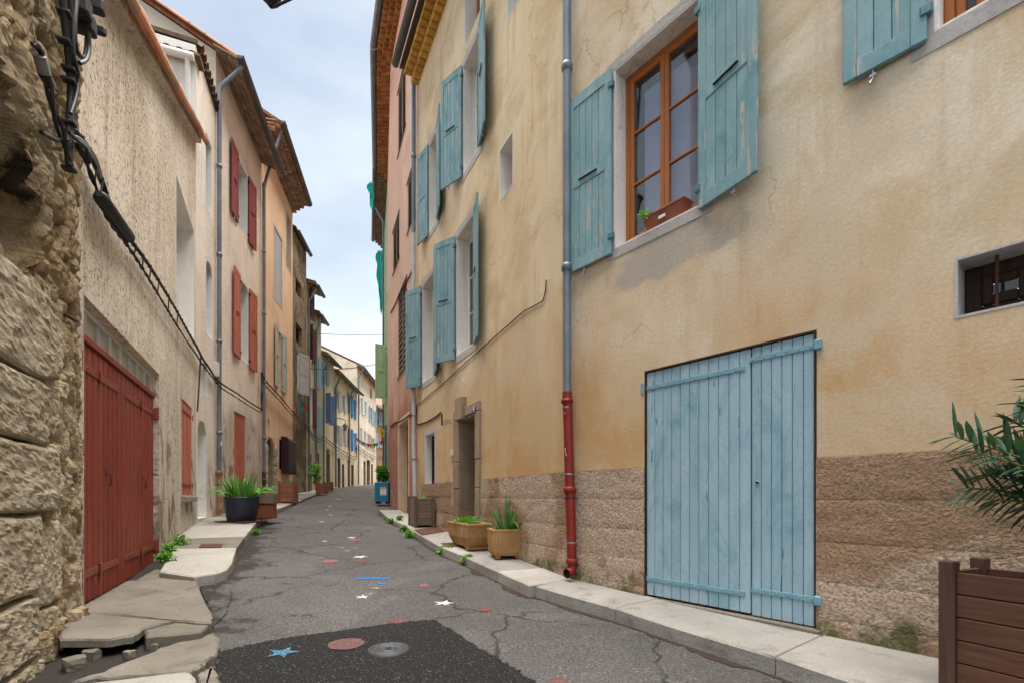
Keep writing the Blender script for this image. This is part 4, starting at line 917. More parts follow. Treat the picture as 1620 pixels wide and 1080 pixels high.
# grey-white drainpipe at the far end
sQ = RB.len - .05; zq = RB.z_(659, 460, .09)
pipe(oh, RB, [(sQ, .1, RB.z_(659, 360, .1)), (sQ, .1, ztA - .02)], .05, 'zinc', [(sQ, .1, RB.z_(659, y, .1), 'collar') for y in (236,)])
pipe(oh, RB, [(sQ, .1, RB.z_(659, 700, .1)), (sQ, .1, RB.z_(659, 360, .1))], .048, 'wpipe', [(sQ, .1, RB.z_(659, 655, .1), 'band')])
pg = RB.gnd(sQ); pipe(oh, RB, [(sQ - .12, .1, pg + .55), (sQ - .10, .1, pg + .9), (sQ, .1, RB.z_(659, 700, .1))], .05, 'wpipe', [(sQ - .05, .1, RB.z_(659, 725, .1), 'band')]); pipe(oh, RB, [(sQ - .12, .1, pg), (sQ - .12, .1, pg + .56)], .058, 'brownpipe')

# ------------------------------------------------------------------ right: pink house and what stands beyond it
ztC = E + 14.6
P1 = RC.rect(630, 642, 147, 250); P2 = RC.rect(645, 657, 290, 372); P3 = RC.rect(622, 632, 335, 432); P4 = RC.rect(630, 644, 470, 600); P5 = RC.rect(631, 646, 673, 815)
P3 = (P3[0], P3[1], P2[2], P2[3]); P5 = (P5[0], P5[1], RC.gnd(P5[0]) - .05, P5[3])
ph = root('pink_house', T(KC.x, KC.y, E - .6), 'tall pink rendered house with closed weathered grey shutters', 'house')
mb = MB(); facade(mb, 0, RC.len, E - 1.5, ztC, [P1, P2, P3, P4, P5]); mb.add([(.01, -.005, E - 1.5), (.01, -.005, ztC), (.01, -6, ztC), (.01, -6, E - 1.5)], [(0, 1, 2, 3)]); mb.build('wall', M_['pink'], ph, RC.M)
mb = MB(); facade(mb, 0, RC2.len, E - 1.5, ztC, []); mb.add([(RC2.len - .01, -.005, E - 1.5), (RC2.len - .01, -.005, ztC), (RC2.len - .01, -6, ztC), (RC2.len - .01, -6, E - 1.5)], [(0, 1, 2, 3)]); mb.build('wall', M_['pink'], ph, RC2.M)
mb = MB()
for w in (RC, RC2):
    a0, a1 = (-.1, w.len) if w is RC else (0, w.len)
    mb.add([tuple(w.P(a0, .50, ztC + .40)), tuple(w.P(a1, .50, ztC + .40)), tuple(w.P(a1, -5, ztC + 2.2)), tuple(w.P(a0, -5, ztC + 2.2)), tuple(w.P(a0, .50, ztC + .47)), tuple(w.P(a1, .50, ztC + .47)), tuple(w.P(a1, -5, ztC + 2.3)), tuple(w.P(a0, -5, ztC + 2.3))], [(0, 1, 2, 3), (7, 6, 5, 4), (0, 4, 5, 1), (1, 5, 6, 2), (3, 2, 6, 7), (0, 3, 7, 4)])
mb.build('roof', M_['oldtile'], ph)
genoise(ph, RC, 0, RC.len, ztC, 3, 'browngen', .21, .15, .13); genoise(ph, RC2, 0, RC2.len, ztC, 3, 'browngen', .21, .15, .13)
gutter(ph, RC, -.1, RC.len + .02, .58, ztC + .44, .08, 'zinc'); gutter(ph, RC2, -.02, RC2.len, .58, ztC + .44, .08, 'zinc')
for k, r in enumerate((P1, P2, P3, P4)):
    wn_ = lining(ph, RC, r, .12, 'pink'); c_ = (r[0] + r[1]) / 2; panelback(wn_, RC.M, r[0] + .017, r[1] - .017, r[2] + .017, r[3] - .017, -.06, 'dark')
    for a, b in ((r[0] + .018, c_ - .004), (c_ + .004, r[1] - .018)):
        sh = MB().bev(a, a + .05, -.05, -.01, r[2] + .02, r[3] - .02).bev(b - .05, b, -.05, -.01, r[2] + .02, r[3] - .02).bev(a + .05, b - .05, -.048, -.012, r[2] + .02, r[2] + .12).bev(a + .05, b - .05, -.048, -.012, r[3] - .12, r[3] - .02).build('shutter', M_['greywood'], ph, RC.M)
        ns = 14; hh = (r[3] - r[2] - .24) / ns; me = MB().add([(a + .045, -.04, 0), (b - .045, -.04, 0), (b - .045, -.012, -hh * .7), (a + .045, -.012, -hh * .7), (a + .045, -.046, -.012), (b - .045, -.046, -.012), (b - .045, -.018, -hh * .7 - .012), (a + .045, -.018, -hh * .7 - .012)], [(0, 1, 2, 3), (7, 6, 5, 4), (0, 4, 5, 1), (3, 2, 6, 7), (0, 3, 7, 4), (1, 5, 6, 2)]).mesh('slat', M_['greywood'])
        for i in range(ns): put('slat', me, sh, RC.M @ T(0, 0, r[3] - .12 - hh * i))
    hk = MB()
    for z in (r[2] + .02, r[3] - .02): hk.tube([(r[0] - .10, .02, z), (r[1] + .10, .02, z - .0)], .012, 6)
    hk.build('shutter_bar', M_['iron'], ph, RC.M)
dw = lining(ph, RC, P5, .30, 'tan', .16, 'tan', name='door'); boards(dw, RC.M, P5[0] + .018, P5[1] - .018, -.28, -.25, P5[2] + .02, P5[3] - .02, 6, 'brownsh')
wire(ph, RC, [(657, 420), (650, 432), (640, 452), (628, 475), (618, 495)], .014, 'cable'); wire(ph, RC, [(657, 652), (645, 657), (636, 664), (625, 668), (618, 674)], .016, 'cable')
# green-washed house with grey cornice and the open green shutter
ztD = ztC
gh = house('green_washed_house', 'narrow pale green house with grey tiled cornice behind the pink house', RD, 0, RD.len, ztD, [], 'green_wall', 6, 1.4, .45, mkroof=False)
MB().add([(0, .56, ztD + .40), (RD.len, .56, ztD + .40), (RD.len, -5, ztD + 2.2), (0, -5, ztD + 2.2), (0, .56, ztD + .47), (RD.len, .56, ztD + .47), (RD.len, -5, ztD + 2.3), (0, -5, ztD + 2.3)], [(0, 1, 2, 3), (7, 6, 5, 4), (0, 4, 5, 1), (1, 5, 6, 2), (3, 2, 6, 7), (0, 3, 7, 4)]).build('roof', M_['oldtile'], gh, RD.M)
genoise(gh, RD, 0, RD.len, ztD, 3, 'greygen', .22, .15, .13)
gutter(gh, RD, 0, RD.len, .58, ztD + .42, .08, 'dzinc')
yS = RD.P(.35, .3, 0).y; zsh0, zsh1 = ray(600, 630, yS).z, ray(600, 545, yS).z
shutter(gh, RD, .35, zsh0, zsh1, .52, -1, 78, 'green', 3, True, False)
MB().box(.4, 1.3, -.02, .006, zsh0 + .05, zsh1 - .03).build('window', M_['darkglass'], gh, RD.M)
shutter(gh, RD, 1.35, zsh0, zsh1, .5, +1, 10, 'green', 3, False, False)
pipe(gh, RD, [(2.2, .12, RD.gnd(2) + .02), (2.2, .12, ztD - .8), (2.2, .5, ztD - .12)], .05, 'zinc')
for k, s in enumerate((.5, 1.0)):
    MB().bev(s, s + .09, .02, .09, RD.gnd(1) + .02, RD.gnd(1) + 3.2, .01).build('shop_post', M_['teal'], gh, RD.M)
house('far_right_house', 'tan house at the far right end of the street', RE, 0, RE.len, E + 8.0, [], 'sand', 6, 1.4, .45)
# teal debris netting hanging from the eave
def net(w, s, d, pxs, label, seed):
    (xa, ya), (xb, yb) = pxs; Yn = w.P(s, d, 0).y; zt_, zb_ = ray(xa, ya, Yn).z, ray(xa, yb, Yn).z; mb = MB(); wd = xb
    def f(i, j):
        q = .25 * math.sin(j * 9 + seed) * (j ** .5) * .3; taper = (1 - .62 * j ** 1.3) * (1 + .35 * noise.noise((j * 5, seed, 0))) * (.55 + .45 * min(1, j * 5)); a = i * wd * taper + .05 * noise.noise((j * 3, seed, 5))
        return (s + q * .3 + .07 * math.sin(i * 16 + j * 3), d - wd * .5 + a + .012 * math.sin(i * 20 + seed + j * 4), zt_ + (zb_ - zt_) * j * (1 - .10 * math.sin(i * 7 + seed)))
    mb.grid(f, 22, 26, True); o = mb.build('debris_netting', M_['net'], None, w.M, fix=False)
    sm_ = o.modifiers.new('thick', 'SOLIDIFY'); sm_.thickness = .012; return tag(o, label, 'netting')
net(RD, 2.6, .32, ((600, 396), (.36, 490)), 'teal debris netting hanging bunched below the grey cornice', 1.0)
net(RC2, 5.2, .74, ((590, 288), (.26, 330)), 'small scrap of teal netting hooked over the roof gutter', 2.3)

# ------------------------------------------------------------------ left: rubble stone corner nearest the camera
sh_ = root('stone_building', T(lx(3.2), 3.2, E - 1.3), 'weathered rubble stone building with big corner blocks beside the red garage', 'building')
L0len = L0.len; zT0 = E + 9.0
def hole(px, py, rx, ry, x, z):
    s, _, zz_ = L0.px(px, py); return max(0., 1 - ((x - s) / rx) ** 2 - ((z - zz_) / ry) ** 2)
def core(i, j):
    x = L0len * i; z = E - 1.7 + (zT0 - E + 1.7) * j
    p = Vector((x * 1.0, 0, z))
    d = .075 + .022 * noise.noise(p * 2.1) + .013 * noise.noise(p * 6.3) + .010 * noise.noise(p * 14) + .011 * noise.noise(p * 31)
    for ax_, az2, sd_, am in ((3.0, 1.1, 1, .07), (5.2, 2.6, 7, .05), (9.0, 5.0, 13, .03)):
        d -= am * max(0., 1 - 5.5 * abs(noise.noise(Vector((x * ax_, sd_, z * az2)) + .25 * noise.noise_vector(p * 4)))) ** 1.5
    hh = max(hole(2, 330, .40, .34, x, z), hole(-18, 230, .42, .5, x, z)); d -= 1.5 * min(1, hh * 9)
    if z < E - .9: d += .05
    e = x / .10
    if e < 1: d = d * e - .02 * (1 - e)
    return (x, d, z)
mb = MB(); mb.grid(core, 260, 520, False)
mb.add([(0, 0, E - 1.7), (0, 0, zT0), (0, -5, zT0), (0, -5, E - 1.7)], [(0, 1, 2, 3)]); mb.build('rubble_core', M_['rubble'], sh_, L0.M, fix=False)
MB().box(-.1, L0len, -5, .1, zT0, zT0 + .2).build('roof', M_['oldtile'], sh_, L0.M)
def stone(x0, x1, y0, y1, seed, depth=.16, push=.085, rnd_=.06):
    s0, s1 = sorted((L0.s_(x0, push), L0.s_(x1, push))); xm = (x0 + x1) / 2; za, zb = L0.z_(xm, y1, push), L0.z_(xm, y0, push)
    import bmesh
    bm = bmesh.new(); bmesh.ops.create_cube(bm, size=1); bmesh.ops.subdivide_edges(bm, edges=bm.edges, cuts=27, use_grid_fill=True)
    w_, h_ = s1 - s0, zb - za
    for v in bm.verts:
        q = v.co.copy(); c_ = max(abs(q.x), abs(q.z)) * 2; r = math.hypot(q.x, q.z) * 2
        if r > 1e-4: k = 1 - rnd_ * max(0, (r - 1.0)) * .75; q.x *= k; q.z *= k
        if q.y > 0: q.y -= .16 * (max(0, c_ - .88) / .12) ** 2
        P_ = Vector((q.x * w_, q.y * depth, q.z * h_)); nz = noise.noise(P_ * 5 + Vector((seed, 0, seed))) * .008 + noise.noise(P_ * 13 + Vector((seed, 3, 0))) * .009 + noise.noise(P_ * 32) * .009 + noise.noise(P_ * 60) * .005
        P_.y += nz; P_.x += noise.noise(P_ * 4 + Vector((0, seed, 9))) * .018; P_.z += noise.noise(P_ * 4 + Vector((seed, 9, 2))) * .018; v.co = P_
    mb = MB(); mb.add([v.co for v in bm.verts], [[v.index for v in f.verts] for f in bm.faces], False); bm.free()
    return mb.build('stone', M_['block'], sh_, L0.M @ T((s0 + s1) / 2, push - depth * .15, (za + zb) / 2), fix=False)
for a in [(-70, 86, 418, 575, 1, .18, .085, .4), (-60, 66, 578, 690, 2), (-60, 82, 695, 812, 3), (-70, 54, 818, 958, 4), (48, 84, 700, 790, 5, .14, .05), (52, 86, 822, 955, 6, .14, .05), (-70, 48, 966, 1075, 7), (50, 80, 960, 1060, 8, .14, .05),
          (-70, 58, 1082, 1170, 10), (62, 84, 600, 690, 13, .12, .05)]: stone(*a)

# ------------------------------------------------------------------ left: garage house with a rising tiled verge
gd = L1.rect(131, 252, 530, 958); trz = L1.z_(138, 470)
gdo = (gd[0], gd[1], E - 1.02, trz)
sw = L1.rect(287, 303.5, 627, 783); wr = L1.rect(278.5, 307, 274, 493)
sa, za_ = L1.s_(175), L1.z_(175, 0); sb_, zb_ = L1.s_(315), L1.z_(315, 232); mk = (zb_ - za_) / (sb_ - sa)
rz = lambda s: za_ + mk * (s - sa)
z0 = E - 2; zlo = rz(L1.len); zhi = rz(0)
gh1 = root('garage_house', T(lx(7), 7, E - 1), 'rough sand coloured house with red garage doors and sloping tile verge', 'house')
mb = MB(); holes = [gdo, sw, wr]; zc_ = zlo
facade(mb, 0, L1.len, z0, min(zlo, wr[2] - .02), holes)
zk = min(zlo, wr[2] - .02)
# upper part under the rake in vertical strips so the blocked opening can be left out
xs = sorted({0, wr[0], wr[1], *[L1.len * k / 24 for k in range(25)]})
for a, b in zip(xs, xs[1:]):
    c_ = (a + b) / 2
    def strip(lo_a, lo_b, hi_a, hi_b): mb.add([(a, 0, lo_a), (a, 0, hi_a), (b, 0, hi_b), (b, 0, lo_b)], [(0, 1, 2, 3)])
    if wr[0] <= c_ <= wr[1]:
        strip(zk, zk, wr[2], wr[2])
        if rz(c_) > wr[3] + .02: strip(wr[3], wr[3], rz(a), rz(b))
    else: strip(zk, zk, max(zk, rz(a)), max(zk, rz(b)))
mb.add([(.006, -.004, z0), (.006, -.004, rz(0)), (.006, -6, rz(0)), (.006, -6, z0)], [(0, 1, 2, 3)]); mb.add([(L1.len - .006, -.004, z0), (L1.len - .006, -.004, zlo), (L1.len - .006, -6, zlo), (L1.len - .006, -6, z0)], [(0, 1, 2, 3)])
mb.add([(0, -6, z0), (0, -6, zhi), (L1.len, -6, zlo), (L1.len, -6, z0)], [(0, 1, 2, 3)]); mb.build('wall', M_['rake'], gh1, L1.M)
rf = MB(); rf.add([(0.05, .06, rz(0.05) + .02), (L1.len, .06, zlo + .02), (L1.len, -6, zlo + .02), (.05, -6, rz(0.05) + .02), (0.05, .06, rz(.05) + .09), (L1.len, .06, zlo + .09), (L1.len, -6, zlo + .09), (.05, -6, rz(.05) + .09)], [(0, 1, 2, 3), (7, 6, 5, 4), (0, 4, 5, 1), (1, 5, 6, 2), (3, 2, 6, 7), (0, 3, 7, 4)])
rf = rf.build('roof', M_['oldtile'], gh1, L1.M)
ang = math.atan(mk); tl = .42; hb_ = halftile(.125, tl + .07, None, True, 8); hb_.v = [(x * (1.18 - .42 * y / (tl + .07)), y, z * (1.18 - .42 * y / (tl + .07))) for x, y, z in hb_.v]; me = hb_.mesh('verge_tile', M_['tile'])
# tiles run along the rake: local y of the tile -> along the slope
nt = int((L1.len + .1) / (tl * math.cos(ang)))
for i in range(nt):
    s = -.02 + tl * math.cos(ang) * i; rotm = Matrix.Rotation(-R(90), 4, 'Z') @ Matrix.Rotation(math.atan(mk) + R(8), 4, 'X')
    put('verge_tile', me, rf, L1.M @ T(s, .085 + rnd.uniform(-.006, .006), rz(s) + .06) @ rotm @ Matrix.Rotation(R(-50 + rnd.uniform(-4, 4)), 4, 'Y'))
mort = MB(); mort.add([(0, -.05, rz(0) - .05), (L1.len, -.05, zlo - .05), (L1.len, .10, zlo - .02), (0, .10, rz(0) - .02), (0, -.05, rz(0) + .12), (L1.len, -.05, zlo + .12), (L1.len, .10, zlo + .10), (0, .10, rz(0) + .10)], [(0, 1, 2, 3), (7, 6, 5, 4), (0, 4, 5, 1), (1, 5, 6, 2), (3, 2, 6, 7), (0, 3, 7, 4)]); mort.add([(0, .0, rz(0) - .06), (L1.len, .0, zlo - .06), (L1.len, .05, zlo + .03), (0, .05, rz(0) + .03)], [(0, 1, 2, 3)]); mort.add([(0, .0, rz(0) + .04), (L1.len, .0, zlo + .04), (L1.len, .05, zlo + .03), (0, .05, rz(0) + .03)], [(0, 1, 2, 3)]); mort.build('verge_mortar', M_['rake'], gh1, L1.M)
# red garage door: two leaves of planks, straps, pull handles, glazed transom over it
gr = lining(gh1, L1, gdo, .30, 'rake', name='garage_door', sides='lrt'); A0, A1, AZ0, AZ1 = gdo; zdt = L1.z_(135, 533)
gm = L1.s_(202.5)
boards(gr, L1.M, gm + .005, A1 - .02, -.10, -.062, AZ0 + .03, zdt, 9, 'red', .016, 'board', .016); boards(gr, L1.M, A0 + .02, gm - .005, -.10, -.062, AZ0 + .03, zdt, 9, 'red', .016, 'board', .016)
MB().bev(A0 + .0165, A1 - .0165, -.12, -.045, zdt + .005, zdt + .075, .008).build('transom_rail', M_['red'], gr, L1.M)
MB().box(A0 + .02, A1 - .02, -.16, -.145, AZ0, AZ1 - .02).build('back_panel', M_['dark'], gr, L1.M)
npn = 8; tw = (A1 - A0 - .04) / npn
MB().bev(A0 + .017, A1 - .017, -.135, -.085, AZ1 - .06, AZ1 - .017, .004).build('transom_frame', M_['whitesh'], gr, L1.M)
for k in range(npn + 1): MB().bev(A0 + .02 + tw * k - .015 + (.015 if k == 0 else 0) - (.015 if k == npn else 0), A0 + .02 + tw * k + .015 + (.015 if k == 0 else 0) - (.015 if k == npn else 0), -.133, -.087, zdt + .078, AZ1 - .061, .004).build('transom_bar', M_['whitesh'], gr, L1.M)
pm = MB().box(-tw / 2 + .016, tw / 2 - .016, -.118, -.112, zdt + .079, AZ1 - .062).mesh('transom_pane', M_['milk'])
for k in range(npn): put('transom_pane', pm, gr, L1.M @ T(A0 + .02 + tw * (k + .5), 0, 0))
zs1 = L1.z_(136, 573); zs2 = L1.z_(130, 915)
for z in (zs1, zs2):
    for a, b, pn in ((A1 - .02, gm + .12, A1 + .0), (A0 + .02, gm - .12, A0 - .0)):
        strap(gr, L1.M, min(a, b), max(a, b), -.062, z, 'ironred', .07, None, 6); mid_ = (a + b) / 2
        MB().bev(mid_ - .03, mid_ + .03, -.056, -.035, z - .06, z + .06, .008).build('strap_plate', M_['ironred'], gr, L1.M); MB().tube([(pn, -.03, z - .09), (pn, -.03, z + .09)], .035, 12).bev(pn - .04, pn + .04, -.08, -.02, z - .075, z + .075, .01).build('hinge_pin', M_['ironred'], gr, L1.M)
for x, y in ((168, 758), (225, 765)):
    s, _, z = L1.px(x, y, -.06); MB().tube([(s, -.06, z + .07), (s, -.03, z + .07), (s, -.02, z + .05), (s, -.02, z - .05), (s, -.03, z - .06), (s + .02, -.03, z - .06)], .009, 8).bev(s - .02, s + .02, -.062, -.056, z + .03, z + .11, .003).build('pull_handle', M_['rustplate'], gr, L1.M)
MB().bev(A0 - .02, A1 + .02, -.12, .02, AZ0 - .2, AZ0 + .022, .01).build('door_sill', M_['oldconcrete'], gh1, L1.M)
# small closed red shutter, blocked white opening, iron spike, stone sill
wn_ = lining(gh1, L1, sw, .10, 'rake', name='window'); boards(wn_, L1.M, sw[0] + .018, sw[1] - .018, -.04, -.008, sw[2] + .02, sw[3] - .02, 4, 'redsh'); strap(wn_, L1.M, sw[0] - .02, sw[1] - .03, -.008, sw[3] - .2, 'ironred', .05, sw[0] - .03, 4); strap(wn_, L1.M, sw[0] - .02, sw[1] - .03, -.008, sw[2] + .2, 'ironred', .05, sw[0] - .03, 4)
MB().bev(sw[0] - .08, sw[1] + .08, -.02, .09, sw[2] - .12, sw[2] - .012, .012).build('window_sill', M_['concrete'], gh1, L1.M)
wn_ = lining(gh1, L1, wr, .34, 'white'); panelback(wn_, L1.M, wr[0] + .017, wr[1] - .017, wr[2] + .017, wr[3] - .017, -.31, 'white')
MB().tube([L1.px(88, 489, .02), tuple(Vector(L1.px(88, 489, .02)) + Vector((-.26, .05, .0)))], .012, 8).build('iron_spike', M_['rustplate'], gh1, L1.M)

# ------------------------------------------------------------------ left: narrow beige house behind it
ztL2 = E + 9.5
D2 = L2.rect(312, 326.5, 660, 830); D2 = (D2[0], D2[1], L2.gnd(D2[0]) + .02, D2[3]); u1 = L2.rect(325, 335, 205, 325); u2 = L2.rect(325.5, 336, 405, 528); u3 = L2.rect(320.5, 328, 570, 622)
bh = house('narrow_beige_house', 'narrow beige house with white arched door and slim white window recesses', L2, 0, L2.len, ztL2, [D2, u1, u2, u3], 'beige', 5, .1, .03, vo=.0)
for r in (u1, u2, u3): plainwin(bh, L2, r, .30, 'white', 0, 'whitesh', 2, two=False)
archfill(bh, L2, u2[0], u2[1], u2[3], u2[3] - .28, 'beige', .05)
dw = lining(bh, L2, D2, .28, 'white', name='door'); boards(dw, L2.M, D2[0] + .018, D2[1] - .018, -.22, -.19, D2[2], D2[3] - .02, 5, 'whitesh'); archfill(bh, L2, D2[0], D2[1], D2[3], D2[3] - .38, 'beige', .16)
MB().bev(D2[0] + .12, D2[0] + .34, -.188, -.17, D2[2] + 1.05, D2[2] + 1.12, .004).build('letter_slot', M_['iron'], dw, L2.M)
me = halftile(.10, .26, None, True, 7).mesh('eave_tile', M_['oldtile'])
rf2 = [o for o in bh.children if o.name.startswith('roof')][0]
for i in range(int(L2.len / .215)): put('eave_tile', me, rf2, L2.M @ T(.1 + .215 * i, -.15, ztL2 + .1) @ Matrix.Rotation(R(-14), 4, 'X') @ Matrix.Rotation(R(rnd.uniform(-4, 4)), 4, 'Y'))
# its side facing the camera: pale wall, cream gutter and downpipe, row of eave tiles
Ws = Wall(K1 - L2.n * 5 + L2.a * .02, K1 + L2.a * .02 - L2.n * .0, 'L')   # a plane facing the camera
Ws.M = Matrix(((L2.n.x, L2.a.x, 0, (K1 + L2.a * .012).x), (L2.n.y, L2.a.y, 0, (K1 + L2.a * .012).y), (0, 0, 1, 0), (0, 0, 0, 1)))
zg2 = E + 9.12
MB().add([(-4.8, 0, E + 5), (-.0, 0, E + 5), (-.0, 0, ztL2), (-4.8, 0, ztL2 + .1)], [(0, 1, 2, 3)]).build('side_render', M_['white'], bh, Ws.M)
gt = MB().tube([(-4.6, .14, zg2), (.0, .14, zg2)], .075, 12).build('gutter', M_['whitepaint'], bh, Ws.M)
MB().tube([(-.12, .14, zg2 - .02), (-.12, .10, zg2 - .12), (-.12, .09, E + 6.5)], .05, 12).build('drainpipe', M_['whitepaint'], bh, Ws.M)
for i in range(20): put('eave_tile', me, rf2, Ws.M @ T(-.05 - .225 * i, -.20, zg2 + .16) @ Matrix.Rotation(R(-14), 4, 'X') @ Matrix.Rotation(R(rnd.uniform(-4, 4)), 4, 'Y'))
MB().box(-4.7, .1, -.3, .12, zg2 + .08, zg2 + .13).build('eave_board', M_['oldtile'], bh, Ws.M)

# ------------------------------------------------------------------ left: buff house with red shutters
ztL3 = E + 11.05; sl3 = .50
a1 = L3.rect(374.5, 391.5, 244, 351); a2 = L3.rect(378, 393, 437, 566); a3 = L3.rect(370, 388.5, 648, 800); a3 = (a3[0], a3[1], L3.gnd(a3[0]) + .25, a3[3])
rh = house('buff_house', 'buff house with two pairs of red shutters and overhanging tiled eave', L3, 0, L3.len, ztL3, [a1, a2, a3], 'buff', 8, 2.2, .55, vo=.01, rmat='tile')
soffit(rh, L3, -.1, L3.len + .2, ztL3 - .005, .42, .55, rows=4)
gutter(rh, L3, -.15, L3.len + .3, .62, ztL3 - .22, .08, 'dzinc')
# pale rendered gable towards the camera
Wg = Matrix(((L3.n.x, L3.a.x, 0, (K2 + L3.a * .012).x), (L3.n.y, L3.a.y, 0, (K2 + L3.a * .012).y), (0, 0, 1, 0), (0, 0, 0, 1)))
MB().add([(-7.9, 0, E + 6), (0, 0, E + 6), (0, 0, ztL3), (-4, 0, ztL3 + 2.2), (-7.9, 0, ztL3 + .1)], [(0, 1, 2, 3, 4)]).build('gable_render', M_['pale'], rh, Wg)
rf3 = [o for o in rh.children if o.name.startswith('roof')][0]; me3 = halftile(.10, .44, None, True, 7).mesh('verge_tile', M_['tile']); sl = math.atan(2.2 / 4)
for i in range(11):
    put('verge_tile', me3, rf3, Wg @ T(.50 - .35 * i, .03, ztL3 - .13 + .35 * .55 * i) @ Matrix.Rotation(R(90), 4, 'Z') @ Matrix.Rotation(sl, 4, 'X'))
for r, m_, ar in ((a1, 'wine', 0), (a2, 'redsh', 1)):
    plainwin(rh, L3, r, .30, 'white', 0, 'whitesh', 3)
    if ar: archfill(rh, L3, r[0], r[1], r[3], r[3] - .16, 'buff', .06)
    shutter(rh, L3, r[1], r[2] - .04, r[3] + .03, .64, +1, 3, m_, 4, iron='iron'); shutter(rh, L3, r[0], r[2] - .04, r[3] + .03, .62, -1, 4, m_, 4, iron='iron')
dw = lining(rh, L3, a3, .12, 'buff', name='door'); boards(dw, L3.M, a3[0] + .018, a3[1] - .018, -.06, -.02, a3[2] + .02, a3[3] - .02, 3, 'redsh', .003)
sd = L3.s_(347, .1); zt_ = ztL3 - .3; zr_ = L3.z_(347, 745, .1); zgn = L3.gnd(sd)
pipe(rh, L3, [(sd, .1, zr_), (sd, .1, zt_ - .75), (sd, .14, zt_ - .6), (sd - .02, .52, zt_ - .12), (sd - .04, .6, zt_)], .05, 'zinc', [(sd, .1, L3.z_(347, y, .1), 'collar') for y in (263, 403, 540, 684)])
pipe(rh, L3, [(sd, .1, zgn), (sd, .1, zr_)], .06, 'rustpipe', [(sd, .1, L3.z_(347, 765, .1), 'band'), (sd, .1, L3.z_(347, 806, .1), 'band'), (sd, .1, zr_ - .05, 'socket')])
MB().bev(sd - .08, sd + .13, .0, .12, L3.z_(345, 600), L3.z_(345, 578), .01).build('junction_box', M_['plastic'], rh, L3.M)
MB().bev(sd - .03, sd + .03, .14, .155, L3.z_(347, 706), L3.z_(347, 700), .002).build('pipe_sticker', M_['whitepaint'], rh, L3.M)

# ------------------------------------------------------------------ left: orange house
ztL4 = E + 12.6
b1 = L4.rect(438.5, 445, 520, 612); b2 = L4.rect(434, 446, 357, 470); b3 = L4.rect(453, 460.5, 335, 420); b4 = L4.rect(421, 434.5, 688, 800); b4 = (b4[0], b4[1], L4.gnd(b4[1]) - .05, b4[3]); b5 = L4.rect(441.5, 457, 693, 742); b6 = L4.rect(423, 427, 660, 677)
oh4 = house('orange_house', 'orange rendered house with sage shutters and dark arched doorway', L4, 0, L4.len, ztL4, [b1, b2, b3, b4, b5, b6], 'orange', 8, 2.2, .66, vo=.1)
genoise(oh4, L4, -.05, L4.len + .1, ztL4 - .62, 4, 'soffit', .21, .15, .115)
gutter(oh4, L4, -.05, L4.len + .1, .68, ztL4 - .22, .09, 'dzinc')
plainwin(oh4, L4, b1, .25, 'orange', 0, 'whitesh', 3); shutter(oh4, L4, b1[1], b1[2] - .03, b1[3] + .03, .5, +1, 3, 'sage', 3); shutter(oh4, L4, b1[0], b1[2] - .03, b1[3] + .03, .5, -1, 6, 'sage', 3)
wn_ = lining(oh4, L4, b2, .08, 'orange', .07, 'greyband'); boards(wn_, L4.M, b2[0] + .018, b2[1] - .018, -.05, -.02, b2[2] + .02, b2[3] - .02, 6, 'greysh')
wn_ = lining(oh4, L4, b3, .25, 'pale', .06, 'pale'); panelback(wn_, L4.M, b3[0] + .017, b3[1] - .017, b3[2] + .017, b3[3] - .017, -.22, 'pale')
dw = lining(oh4, L4, b4, .45, 'dressed', name='door'); boards(dw, L4.M, b4[0] + .018, b4[1] - .018, -.43, -.40, b4[2], b4[3] - .02, 5, 'doorwood'); archfill(oh4, L4, b4[0], b4[1], b4[3], b4[3] - .5, 'orange', .1)
ac, aa = (b4[0] + b4[1]) / 2, (b4[1] - b4[0]) / 2
hb = b4[2]
for k in range(6):
    for sgn in (-1, 1):
        x0 = b4[0] - .16 if sgn < 0 else b4[1] - .01; rock(.20, .14, .32, k * 2.7 + sgn).build('stone_block', M_['block'], dw, L4.M @ T(x0 + .09, .0, hb + .2 + .33 * k))
wn_ = lining(oh4, L4, b5, .15, 'pale', .07, 'pale'); panelback(wn_, L4.M, b5[0] + .017, b5[1] - .017, b5[2] + .017, b5[3] - .017, -.1, 'dark')
gm_ = MB(); n = 8; r0, r1 = b5[0] - .05, b5[1] - .25
prof = [(.0, b5[2] - .12), (.22, b5[2] - .12), (.28, b5[2] - .02), (.28, b5[3] + .0), (.20, b5[3] + .10), (.0, b5[3] + .12)]
gm_.add([(s, d, z) for s in (r0, r1) for d, z in prof], [tuple(range(6)), tuple(range(6, 12))[::-1]] + [(i, i + 6, (i + 1) % 6 + 6, (i + 1) % 6) for i in range(6)]); gm_.build('window_guard', M_['brownmetal'], oh4, L4.M)
wn_ = lining(oh4, L4, b6, .2, 'orange'); panelback(wn_, L4.M, b6[0] + .017, b6[1] - .017, b6[2] + .017, b6[3] - .017, -.17, 'dark')
s4 = L4.len - .02; z4 = L4.z_(413, 745, .1); pipe(oh4, L4, [(s4, .1, z4), (s4, .1, E + 10.2), (s4, .2, E + 10.6), (s4 - .2, .62, ztL4 - .2), (s4 - .25, .72, ztL4 - .08)], .05, 'zinc', [(s4, .1, L4.z_(413, y, .1), 'collar') for y in (283, 390, 490, 690)]); pipe(oh4, L4, [(s4, .1, L4.gnd(s4)), (s4, .1, z4)], .06, 'brownpipe', [(s4, .1, L4.z_(413, 757, .1), 'band')])

